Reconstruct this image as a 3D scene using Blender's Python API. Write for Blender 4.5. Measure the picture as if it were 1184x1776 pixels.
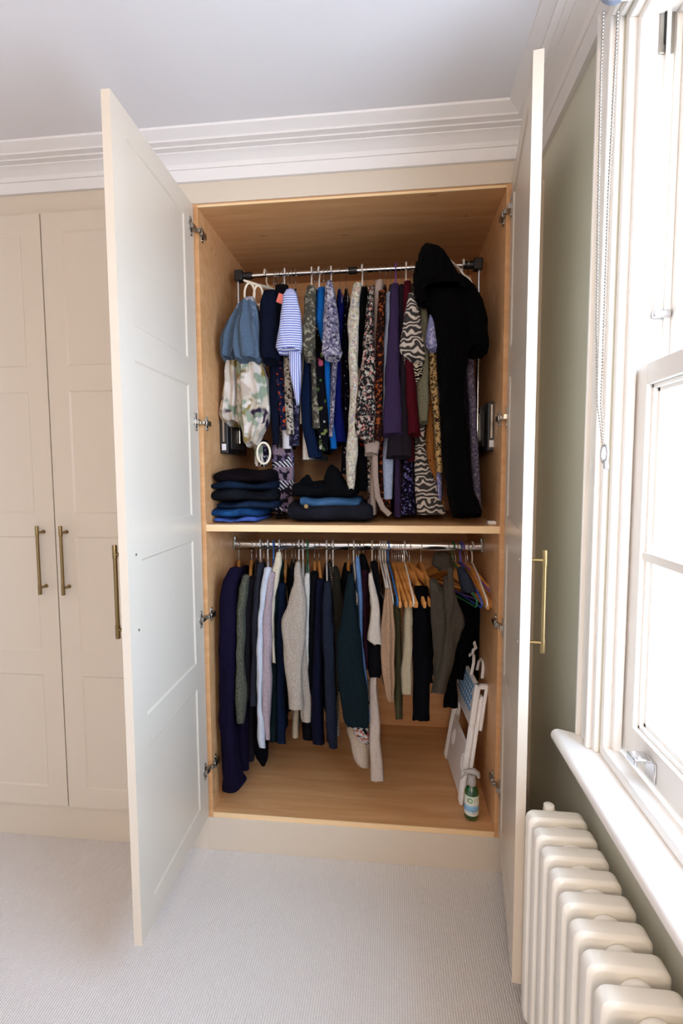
import bpy, bmesh, math, random
from mathutils import Vector, Matrix, noise
random.seed(7)
for o in list(bpy.data.objects): bpy.data.objects.remove(o)
SC = bpy.context.scene
COL = SC.collection
PI = math.pi

# ------------------------------------------------------------ camera
CAM = Vector((0.648, -1.6655, 1.3835)); ROT = (1.4947, 0.0053, 0.1081); FPX = 859.24
SX, SY = -5.503, -3.694
cd = bpy.data.cameras.new('camera'); cam = bpy.data.objects.new('camera', cd); COL.objects.link(cam)
cam.location = CAM; cam.rotation_euler = ROT
cd.sensor_fit = 'VERTICAL'; cd.sensor_height = 36.0; cd.lens = FPX / 1776 * 36.0
cd.shift_x = -SX / 1776; cd.shift_y = SY / 1776
cd.clip_start = 0.02
SC.camera = cam

# ------------------------------------------------------------ light and exposure
SKY = 14.5            # daylight outside
CEILING_FILL = 5.0          # added warm ceiling lamp, out of view
STAND_FILL = 42.0         # added warm floor lamp, unseen behind the camera
SC.view_settings.view_transform = 'Standard'
SC.view_settings.look = 'None'
SC.view_settings.exposure = 0.20
SC.view_settings.gamma = 1.0
SC.view_settings.use_curve_mapping = False
SC.cycles.use_denoising = True
SC.cycles.max_bounces = 10; SC.cycles.diffuse_bounces = 6; SC.cycles.glossy_bounces = 4
SC.cycles.sample_clamp_indirect = 6.0
SC.cycles.caustics_reflective = False; SC.cycles.caustics_refractive = False
w = bpy.data.worlds.new('sky'); SC.world = w; w.use_nodes = True
nt = w.node_tree; bg = nt.nodes['Background']
tc = nt.nodes.new('ShaderNodeTexCoord'); sx_ = nt.nodes.new('ShaderNodeSeparateXYZ'); rp = nt.nodes.new('ShaderNodeValToRGB')
nt.links.new(tc.outputs['Generated'], sx_.inputs[0]); nt.links.new(sx_.outputs['Z'], rp.inputs[0]); nt.links.new(rp.outputs[0], bg.inputs[0])
rp.color_ramp.elements[0].position = 0.0; rp.color_ramp.elements[0].color = (0.46, 0.53, 0.66, 1)
rp.color_ramp.elements[1].position = 0.08; rp.color_ramp.elements[1].color = (0.51, 0.71, 1.0, 1)
bg.inputs[1].default_value = SKY
def portal(loc, sy, sz):
    l = bpy.data.lights.new('window_portal', 'AREA'); l.shape = 'RECTANGLE'; l.size = sz; l.size_y = sy
    l.cycles.is_portal = True
    o = bpy.data.objects.new('window_portal', l); COL.objects.link(o)
    o.location = loc; o.rotation_euler = (0, PI / 2, 0)      # faces -X, into the room
portal((1.30, -1.12, 1.52), 1.06, 1.44)
portal((1.30, -3.02, 1.52), 1.06, 1.44)  # for the added window behind the camera

# ------------------------------------------------------------ pixel rays onto the place's own planes
from mathutils import Euler
RM = Euler(ROT, 'XYZ').to_matrix()
def ray(px, py):
    return RM @ Vector(((px - 592 - SX) / FPX, -(py - 888 - SY) / FPX, -1.0))
def at(px, py, Y):
    d = ray(px, py); t = (Y - CAM.y) / d.y; return CAM + d * t
def atx(px, py, X):
    d = ray(px, py); t = (X - CAM.x) / d.x; return CAM + d * t
def atz(px, py, Z):
    d = ray(px, py); t = (Z - CAM.z) / d.z; return CAM + d * t

# ------------------------------------------------------------ materials
def lin(c):
    if isinstance(c, str): c = [int(c[i:i + 2], 16) / 255 for i in (0, 2, 4)]
    return tuple((v / 12.92 if v <= 0.04045 else ((v + 0.055) / 1.055) ** 2.4) for v in c) + (1,)
def newmat(name):
    m = bpy.data.materials.new(name); m.use_nodes = True
    return m, m.node_tree, m.node_tree.nodes['Principled BSDF']
def nn(nt, t, **k):
    n = nt.nodes.new(t)
    for a, b in k.items(): setattr(n, a, b)
    return n
def coords(nt, scale=(1, 1, 1), kind='Object', rot=(0, 0, 0)):
    tc = nn(nt, 'ShaderNodeTexCoord'); mp = nn(nt, 'ShaderNodeMapping')
    mp.inputs['Scale'].default_value = scale; mp.inputs['Rotation'].default_value = rot
    nt.links.new(tc.outputs[kind], mp.inputs[0]); return mp.outputs[0]
def ramp(nt, src, stops, interp='LINEAR'):
    r = nn(nt, 'ShaderNodeValToRGB'); cr = r.color_ramp; cr.interpolation = interp
    while len(cr.elements) < len(stops): cr.elements.new(0.5)
    for e, (p, c) in zip(cr.elements, stops): e.position = p; e.color = c if len(c) == 4 else lin(c)
    nt.links.new(src, r.inputs[0]); return r.outputs[0]
def bump(nt, b, src, strength, dist=0.002):
    n = nn(nt, 'ShaderNodeBump'); n.inputs['Strength'].default_value = strength; n.inputs['Distance'].default_value = dist
    nt.links.new(src, n.inputs['Height']); nt.links.new(n.outputs[0], b.inputs['Normal'])
def plain(name, c, rough=0.5, metal=0.0, nb=0.0, ns=60, coat=0.0, spec=0.5):
    m, nt, b = newmat(name)
    b.inputs['Base Color'].default_value = lin(c); b.inputs['Roughness'].default_value = rough; b.inputs['Metallic'].default_value = metal
    b.inputs['Coat Weight'].default_value = coat; b.inputs['Specular IOR Level'].default_value = spec
    n = nn(nt, 'ShaderNodeTexNoise'); n.inputs['Scale'].default_value = ns; n.inputs['Detail'].default_value = 4
    nt.links.new(coords(nt), n.inputs[0])
    if nb: bump(nt, b, n.outputs[0], nb, 0.001)
    return m
def mixc(nt, f, a, b_):
    m = nn(nt, 'ShaderNodeMix', data_type='RGBA')
    for s, v in ((m.inputs[0], f), (m.inputs[6], a), (m.inputs[7], b_)):
        if isinstance(v, (tuple, float)): s.default_value = v
        else: nt.links.new(v, s)
    return m.outputs[2]
M = {}
M['paint'] = plain('cabinet_paint', 'CEC1AF', 0.30, nb=0.03, ns=200)
M['plaster'] = plain('ceiling_paint', 'DCDADB', 0.75, nb=0.05, ns=120)
M['cornice'] = plain('cornice_paint', 'DCD8D5', 0.6, nb=0.03, ns=90)
M['green'] = plain('sage_wall_paint', 'CECBB8', 0.7, nb=0.06, ns=150)
M['gloss'] = plain('window_gloss_paint', 'F0EBE4', 0.3, nb=0.02, ns=80)
M['rad'] = plain('radiator_enamel', 'F0EBE0', 0.3, coat=0.3)
M['chrome'] = plain('chrome', 'D8D8DA', 0.16, 1.0)
M['steel'] = plain('hinge_steel', 'A9A49B', 0.3, 1.0)
M['brass'] = plain('aged_brass', '8F7A55', 0.34, 1.0)
M['blackplastic'] = plain('black_plastic', '17171A', 0.4)
M['darkgrey'] = plain('grey_plastic', '4A4745', 0.4)
M['whiteplastic'] = plain('white_plastic', 'E8E6E4', 0.35)
M['creamplastic'] = plain('cream_plastic', 'E2D9C4', 0.35)
M['blueplastic'] = plain('blue_plastic', '2F74C8', 0.35)
M['royalplastic'] = plain('royal_blue_plastic', '2E50B4', 0.35)
M['greenplastic'] = plain('green_plastic', '0F6B45', 0.35)
M['purpleplastic'] = plain('purple_plastic', '7C50A8', 0.35)
M['blackvelvet'] = plain('black_hanger', '1B191B', 0.7)
M['blind'] = plain('blind_fabric', '747B88', 0.7, nb=0.1, ns=400)
M['label'] = plain('white_label', 'D8DADC', 0.5)
M['pink'] = plain('coral_label', 'E8786A', 0.6)
# wood
def wood(name, dark, mid, light, rot=(0, 0, 0)):
    m, nt, b = newmat(name)
    c = coords(nt, (1.2, 14, 14), rot=rot)
    n = nn(nt, 'ShaderNodeTexNoise'); n.inputs['Scale'].default_value = 2.2; n.inputs['Detail'].default_value = 8; n.inputs['Roughness'].default_value = 0.6; n.inputs['Distortion'].default_value = 0.4
    nt.links.new(c, n.inputs[0])
    col = ramp(nt, n.outputs[0], [(0.3, dark), (0.5, mid), (0.7, light)])
    c2 = coords(nt, (3, 9, 9), rot=rot)
    k = nn(nt, 'ShaderNodeTexVoronoi'); k.inputs['Scale'].default_value = 0.9; nt.links.new(c2, k.inputs[0])
    knot = ramp(nt, k.outputs['Distance'], [(0.0, (1, 1, 1, 1)), (0.07, (0, 0, 0, 1))])
    nt.links.new(mixc(nt, knot, col, lin('8A6038')), b.inputs['Base Color'])
    b.inputs['Roughness'].default_value = 0.42
    bump(nt, b, n.outputs[0], 0.06)
    return m
M['oak'] = wood('oak_laminate', 'C4915F', 'CE9C6B', 'D8A97A')
M['oakv'] = wood('oak_laminate_vertical', 'C4915F', 'CE9C6B', 'D8A97A', rot=(0, PI / 2, 0))
M['oakedge'] = wood('oak_edging', 'E2C090', 'E8C89A', 'EED2A8')
M['hangerwood'] = wood('hanger_wood', 'B97B3A', 'CC8F4C', 'D89E5C')
# carpet: looped wool in rows
m, nt, b = newmat('carpet_loops'); M['carpet'] = m
c = coords(nt)
nz = nn(nt, 'ShaderNodeTexNoise'); nz.inputs['Scale'].default_value = 300; nt.links.new(c, nz.inputs[0])
wv = nn(nt, 'ShaderNodeTexWave', bands_direction='X'); wv.inputs['Scale'].default_value = 46; wv.inputs['Distortion'].default_value = 1.6; wv.inputs['Detail Scale'].default_value = 6; nt.links.new(c, wv.inputs[0])
wy = nn(nt, 'ShaderNodeTexWave', bands_direction='Y'); wy.inputs['Scale'].default_value = 58; wy.inputs['Distortion'].default_value = 2.5; wy.inputs['Detail Scale'].default_value = 5; nt.links.new(c, wy.inputs[0])
mu = nn(nt, 'ShaderNodeMath', operation='MULTIPLY_ADD'); nt.links.new(wv.outputs[1], mu.inputs[0]); mu.inputs[1].default_value = 1.0
mu2 = nn(nt, 'ShaderNodeMath', operation='MULTIPLY'); nt.links.new(wy.outputs[1], mu2.inputs[0]); mu2.inputs[1].default_value = 0.35; nt.links.new(mu2.outputs[0], mu.inputs[2])
nt.links.new(ramp(nt, mu.outputs[0], [(0.1, 'C8C1BA'), (0.9, 'DED8D2')]), b.inputs['Base Color'])
b.inputs['Roughness'].default_value = 0.95; b.inputs['Specular IOR Level'].default_value = 0.1
bump(nt, b, mu.outputs[0], 0.45, 0.003)
# glass
m = bpy.data.materials.new('window_glass'); m.use_nodes = True; nt = m.node_tree; nt.nodes.clear(); M['glass'] = m
o_ = nn(nt, 'ShaderNodeOutputMaterial'); mx = nn(nt, 'ShaderNodeMixShader'); tr = nn(nt, 'ShaderNodeBsdfTransparent'); gl = nn(nt, 'ShaderNodeBsdfGlossy'); fr = None
gl.inputs['Roughness'].default_value = 0.02
mx.inputs[0].default_value = 0.05; nt.links.new(tr.outputs[0], mx.inputs[1]); nt.links.new(gl.outputs[0], mx.inputs[2]); nt.links.new(mx.outputs[0], o_.inputs[0])
m, nt, b = newmat('fill_lamp_glow'); M['glow'] = m  # glow of the two added fill lamps
b.inputs['Emission Color'].default_value = (1, 0.75, 0.5, 1); b.inputs['Emission Strength'].default_value = 6
m, nt, b = newmat('green_bottle'); M['bottle'] = m
b.inputs['Base Color'].default_value = lin('0E4A22'); b.inputs['Roughness'].default_value = 0.08; b.inputs['Coat Weight'].default_value = 1
m, nt, b = newmat('clear_plastic'); M['clear'] = m
b.inputs['Base Color'].default_value = lin('C9C6C2'); b.inputs['Roughness'].default_value = 0.15; b.inputs['Transmission Weight'].default_value = 0.35

def cloth(name, base, kind='plain', cols=(), s=1.0, rough=0.9, weave=0.25):
    """woven or printed fabric"""
    if name in M: return M[name]
    m, nt, b = newmat(name); M[name] = m
    c = coords(nt)
    wn = nn(nt, 'ShaderNodeTexNoise'); wn.inputs['Scale'].default_value = 220; wn.inputs['Detail'].default_value = 3; nt.links.new(c, wn.inputs[0])
    big = nn(nt, 'ShaderNodeTexNoise'); big.inputs['Scale'].default_value = 14; big.inputs['Detail'].default_value = 2; nt.links.new(c, big.inputs[0])
    def lin(c, _l=globals()['lin']):
        v = _l(c); k = .50 if sum(v[:3]) < .30 else .82
        return tuple(q * k for q in v[:3]) + (1,)
    B = lin(base)
    dk = tuple(v * 0.8 for v in B[:3]) + (1,)
    col = mixc(nt, ramp(nt, wn.outputs[0], [(0.35, (0, 0, 0, 1)), (0.65, (1, 1, 1, 1))]), dk, B)
    def spots(scale, thr, colour, col, dist=0.0, soft=0.04, feat='F1'):
        v = nn(nt, 'ShaderNodeTexVoronoi', feature=feat); v.inputs['Scale'].default_value = scale * s
        nt.links.new(c, v.inputs[0])
        f = ramp(nt, v.outputs['Distance'], [(max(thr - soft, 0), (1, 1, 1, 1)), (thr + soft, (0, 0, 0, 1))])
        return mixc(nt, f, col, colour)
    def blobs(scale, thr, colour, col, w=0.03, seed=0.0):
        n = nn(nt, 'ShaderNodeTexNoise', noise_dimensions='4D'); n.inputs['Scale'].default_value = scale * s; n.inputs['W'].default_value = seed; n.inputs['Detail'].default_value = 1.5
        nt.links.new(c, n.inputs[0])
        f = ramp(nt, n.outputs[0], [(thr - w, (0, 0, 0, 1)), (thr + w, (1, 1, 1, 1))])
        return mixc(nt, f, col, colour)
    if kind == 'floral':
        for i, q in enumerate(cols): col = blobs(60 + 17 * i, 0.56 + 0.014 * i, lin(q), col, 0.02, 3.1 * i)
    elif kind == 'sparse':
        for i, q in enumerate(cols): col = blobs(16 + 6 * i, 0.66, lin(q), col, 0.015, 5.3 * i)
    elif kind == 'camo':
        for i, q in enumerate(cols): col = blobs(12 + 3 * i, 0.575, lin(q), col, 0.03, 7.7 * i)
    elif kind == 'dots':
        col = spots(70, 0.16, lin(cols[0]), col)
    elif kind == 'leopard':
        v = nn(nt, 'ShaderNodeTexVoronoi', feature='F1'); v.inputs['Scale'].default_value = 95 * s
        dn = nn(nt, 'ShaderNodeTexNoise'); dn.inputs['Scale'].default_value = 70; nt.links.new(c, dn.inputs[0])
        mv = mixc(nt, 0.03, c, dn.outputs['Color']); nt.links.new(mv, v.inputs[0])
        f = ramp(nt, v.outputs['Distance'], [(0.12, (0, 0, 0, 1)), (0.2, (1, 1, 1, 1)), (0.42, (1, 1, 1, 1)), (0.5, (0, 0, 0, 1))])
        n2 = nn(nt, 'ShaderNodeTexNoise'); n2.inputs['Scale'].default_value = 90; nt.links.new(c, n2.inputs[0])
        g = nn(nt, 'ShaderNodeMath', operation='MULTIPLY'); nt.links.new(f, g.inputs[0])
        nt.links.new(ramp(nt, n2.outputs[0], [(0.33, (0, 0, 0, 1)), (0.38, (1, 1, 1, 1))]), g.inputs[1])
        col = mixc(nt, g.outputs[0], col, lin(cols[0]))
    elif kind == 'zebra':
        wz = nn(nt, 'ShaderNodeTexWave', bands_direction='Z'); wz.inputs['Scale'].default_value = 17 * s; wz.inputs['Distortion'].default_value = 11; wz.inputs['Detail'].default_value = 1.0; wz.inputs['Detail Scale'].default_value = 1.6
        nt.links.new(c, wz.inputs[0])
        col = mixc(nt, ramp(nt, wz.outputs[1], [(0.58, (0, 0, 0, 1)), (0.68, (1, 1, 1, 1))]), col, lin(cols[0]))
    elif kind in ('stripev', 'stripeh'):
        wz = nn(nt, 'ShaderNodeTexWave', bands_direction='Z' if kind == 'stripeh' else 'X'); wz.inputs['Scale'].default_value = 45 * s; wz.inputs['Distortion'].default_value = 0.6
        nt.links.new(c, wz.inputs[0])
        col = mixc(nt, ramp(nt, wz.outputs[1], [(0.42, (0, 0, 0, 1)), (0.55, (1, 1, 1, 1))]), col, lin(cols[0]))
    elif kind == 'geo':
        wz = nn(nt, 'ShaderNodeTexWave', bands_direction='DIAGONAL'); wz.inputs['Scale'].default_value = 30 * s; wz.inputs['Distortion'].default_value = 1
        nt.links.new(c, wz.inputs[0]); z = nn(nt, 'ShaderNodeTexWave', bands_direction='Z'); z.inputs['Scale'].default_value = 3.4; nt.links.new(c, z.inputs[0])
        stripes = mixc(nt, ramp(nt, wz.outputs[1], [(0.45, (0, 0, 0, 1)), (0.55, (1, 1, 1, 1))]), lin(cols[0]), lin(cols[1]))
        col = mixc(nt, ramp(nt, z.outputs[1], [(0.55, (0, 0, 0, 1)), (0.62, (1, 1, 1, 1))]), col, stripes)
        for i, q in enumerate(cols[2:]): col = blobs(22 + 9 * i, 0.56, lin(q), col, 0.02, 2.2 * i)
    elif kind == 'heather':
        col = mixc(nt, ramp(nt, wn.outputs[0], [(0.42, (0, 0, 0, 1)), (0.6, (1, 1, 1, 1))]), lin(cols[0]), B)
    elif kind == 'denim':
        col = blobs(9, 0.55, lin(cols[0]), col, 0.12)
    nt.links.new(col, b.inputs['Base Color'])
    b.inputs['Roughness'].default_value = rough; b.inputs['Specular IOR Level'].default_value = 0.15
    b.inputs['Specular IOR Level'].default_value = 0.08
    cr = coords(nt, (30, 30, 7)); fo = nn(nt, 'ShaderNodeTexNoise'); fo.inputs['Scale'].default_value = 1.0; fo.inputs['Detail'].default_value = 3; fo.inputs['Distortion'].default_value = 0.8; nt.links.new(cr, fo.inputs[0])
    b1 = nn(nt, 'ShaderNodeBump'); b1.inputs['Strength'].default_value = 0.55; b1.inputs['Distance'].default_value = 0.02; nt.links.new(fo.outputs[0], b1.inputs['Height'])
    b2 = nn(nt, 'ShaderNodeBump'); b2.inputs['Strength'].default_value = weave; b2.inputs['Distance'].default_value = 0.0015; nt.links.new(wn.outputs[0], b2.inputs['Height']); nt.links.new(b1.outputs[0], b2.inputs['Normal']); nt.links.new(b2.outputs[0], b.inputs['Normal'])
    return m

# ------------------------------------------------------------ object helpers
def tag(o, label=None, cat=None, group=None, kind=None):
    if label: o['label'] = label
    if cat: o['category'] = cat
    if group: o['group'] = group
    if kind: o['kind'] = kind
    return o
def empty(name, loc, rz=0.0, label=None, cat=None, group=None, kind=None):
    o = bpy.data.objects.new(name, None); COL.objects.link(o); o.empty_display_size = 0.05
    o.location = loc; o.rotation_euler = (0, 0, rz); tag(o, label, cat, group, kind); return o
def mesh_obj(name, bm, mat, parent=None, local=False, smooth=True, angle=40, bev=0.0, seg=2, sub=0):
    """bm in world coordinates unless local; parented pieces are stored relative to their parent"""
    bmesh.ops.recalc_face_normals(bm, faces=bm.faces)
    me = bpy.data.meshes.new(name)
    origin = Vector((0, 0, 0))
    if parent is not None and not local:
        inv = world_of(parent).inverted(); bm.transform(inv)
    elif parent is None and not local:
        xs = [v.co for v in bm.verts]
        origin = Vector(((min(v.x for v in xs) + max(v.x for v in xs)) / 2, (min(v.y for v in xs) + max(v.y for v in xs)) / 2, min(v.z for v in xs)))
        bm.transform(Matrix.Translation(-origin))
    for e in bm.edges:
        if len(e.link_faces) == 2 and e.calc_face_angle(0) > math.radians(angle): e.smooth = False
    for f in bm.faces: f.smooth = smooth
    bm.to_mesh(me); bm.free()
    o = bpy.data.objects.new(name, me); COL.objects.link(o); me.materials.append(mat)
    if parent is not None: o.parent = parent
    o.location = origin
    if bev:
        md = o.modifiers.new('bevel', 'BEVEL'); md.width = bev; md.segments = seg; md.limit_method = 'ANGLE'; md.angle_limit = math.radians(35)
    if sub:
        md = o.modifiers.new('subdivision', 'SUBSURF'); md.levels = sub; md.render_levels = sub
    return o
def world_of(o):
    m = Matrix.LocRotScale(o.location, o.rotation_euler, o.scale)
    return world_of(o.parent) @ m if o.parent else m
def box(bm, a, b, mat=None):
    x0, y0, z0 = a; x1, y1, z1 = b
    v = [bm.verts.new(p) for p in ((x0, y0, z0), (x1, y0, z0), (x1, y1, z0), (x0, y1, z0), (x0, y0, z1), (x1, y0, z1), (x1, y1, z1), (x0, y1, z1))]
    if mat:
        for q in v: q.co = mat @ q.co
    for f in ((0, 3, 2, 1), (4, 5, 6, 7), (0, 1, 5, 4), (1, 2, 6, 5), (2, 3, 7, 6), (3, 0, 4, 7)): bm.faces.new([v[i] for i in f])
    return v
def one_box(name, a, b, mat, parent=None, bev=0.0, **k):
    bm = bmesh.new(); box(bm, a, b); return mesh_obj(name, bm, mat, parent, bev=bev, **k)
def tube(bm, pts, r, n=10, closed=False, flat=1.0):
    pts = [Vector(p) for p in pts]; N = len(pts); rings = []
    up = None
    for i, p in enumerate(pts):
        if closed: t = pts[(i + 1) % N] - pts[i - 1]
        else: t = pts[min(i + 1, N - 1)] - pts[max(i - 1, 0)]
        t.normalize()
        if up is None:
            up = Vector((0, 0, 1)) if abs(t.z) < 0.9 else Vector((1, 0, 0))
        a = up - t * up.dot(t)
        if a.length < 1e-5: a = t.orthogonal()
        a.normalize(); b = t.cross(a); up = a
        rr = r[i] if isinstance(r, (list, tuple)) else r
        rings.append([bm.verts.new(p + a * math.cos(2 * PI * k / n) * rr + b * math.sin(2 * PI * k / n) * rr * flat) for k in range(n)])
    for i in range(N if closed else N - 1):
        A, B = rings[i], rings[(i + 1) % N]
        for k in range(n): bm.faces.new((A[k], A[(k + 1) % n], B[(k + 1) % n], B[k]))
    if not closed:
        bm.faces.new(rings[0][::-1]); bm.faces.new(rings[-1])
def lathe(bm, prof, c, n=24, axis='z'):
    rings = []
    for r, h in prof:
        ring = []
        for k in range(n):
            a = 2 * PI * k / n; p = (r * math.cos(a), r * math.sin(a), h)
            if axis == 'y': p = (p[0], h, p[1])
            if axis == 'x': p = (h, p[0], p[1])
            ring.append(bm.verts.new(Vector(c) + Vector(p)))
        rings.append(ring)
    for A, B in zip(rings, rings[1:]):
        for k in range(n): bm.faces.new((A[k], A[(k + 1) % n], B[(k + 1) % n], B[k]))
    bm.faces.new(rings[0][::-1]); bm.faces.new(rings[-1])
def arc(c, r, a0, a1, n, plane='yz'):
    out = []
    for i in range(n + 1):
        a = a0 + (a1 - a0) * i / n
        u, v = r * math.cos(a), r * math.sin(a)
        out.append(Vector(c) + (Vector((0, u, v)) if plane == 'yz' else Vector((u, 0, v))))
    return out

# ------------------------------------------------------------ the room
XW = 1.108; XL = -2.62; YB = 0.74; YF = -4.2; ZC = 2.44
tag(one_box('floor', (XL, YF, -0.06), (XW + 0.3, YB, 0.0), M['carpet']), kind='structure')
tag(one_box('ceiling', (XL - .1, YF - .1, ZC), (XW + 0.3, YB + .1, ZC + 0.08), M['plaster']), kind='structure')
tag(one_box('wall_back', (XL, YB, -0.06), (XW + 0.3, YB + 0.1, ZC), M['plaster']), kind='structure')
tag(one_box('wall_left', (XL - 0.1, YF, -0.06), (XL, YB + .1, ZC), M['cornice']), kind='structure')  # unseen wall, kept pale to bounce fill light
tag(one_box('wall_front', (XL - .1, YF - 0.1, -0.06), (XW + 0.3, YF, ZC), M['cornice']), kind='structure')  # pale like the left wall, for fill from behind
WY0, WY1, WZ0, WZ1 = -1.70, -0.545, 0.754, 2.29     # window opening
W2 = (-3.60, -2.445)  # opening of the second window, added behind the camera
bm = bmesh.new()
T = XW + 0.30
box(bm, (XW, WY1, -.06), (T, YB, ZC)); box(bm, (XW, YF, -.06), (T, W2[0], ZC)); box(bm, (XW, W2[1], -.06), (T, WY0, ZC))
for a, b in ((WY0, WY1), W2): box(bm, (XW, a, -.06), (T, b, WZ0 - 0.03)); box(bm, (XW, a, WZ1), (T, b, ZC))
tag(mesh_obj('wall_right', bm, M['green'], smooth=False), kind='structure')

# cornice swept round the corner, mitred
prof = [(0.0, 2.343), (0.014, 2.343), (0.016, 2.350), (0.022, 2.362), (0.026, 2.372), (0.030, 2.3725), (0.036, 2.384), (0.050, 2.395), (0.066, 2.401), (0.066, 2.4045), (0.083, 2.4075), (0.083, 2.4115), (0.100, 2.4155), (0.100, 2.4205), (0.112, 2.426), (0.130, 2.4345), (0.132, 2.44)]
bm = bmesh.new(); cols = []
for p, z in prof:
    cols.append([bm.verts.new(q) for q in ((XL, -p, z), (XW - p, -p, z), (XW - p, YF, z))])
for A, B in zip(cols, cols[1:]):
    for i in range(2): bm.faces.new((A[i], A[i + 1], B[i + 1], B[i]))
back = [bm.verts.new(q) for q in ((XL, 0.002, 2.343), (XW + .002, 0.002, 2.343), (XW + .002, YF, 2.343), (XL, 0.002, ZC), (XW + .002, 0.002, ZC), (XW + .002, YF, ZC))]
for i in range(2):
    bm.faces.new((cols[0][i], back[i], back[i + 1], cols[0][i + 1])); bm.faces.new((back[i], back[i + 3], back[i + 4], back[i + 1]))
    bm.faces.new((cols[-1][i], cols[-1][i + 1], back[i + 4], back[i + 3]))
tag(mesh_obj('trim_1', bm, M['cornice'], angle=22), kind='structure')
tag(one_box('trim_2', (XL, -0.004, 2.278), (XW, 0.02, 2.343), M['paint'], bev=0.001), kind='structure')       # header above the doors
tag(one_box('trim_3', (1.022, -0.022, 0.0), (XW, 0.0, 2.272), M['paint'], bev=0.001), kind='structure')      # filler beside the wall
bm = bmesh.new(); box(bm, (XW - 0.016, W2[0] - .3, 0), (XW, -0.022, 0.16)); box(bm, (XW - 0.010, W2[0] - .3, 0.16), (XW, -0.022, 0.175))
tag(mesh_obj('baseboard_right', bm, M['gloss'], bev=0.002), kind='structure')

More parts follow.
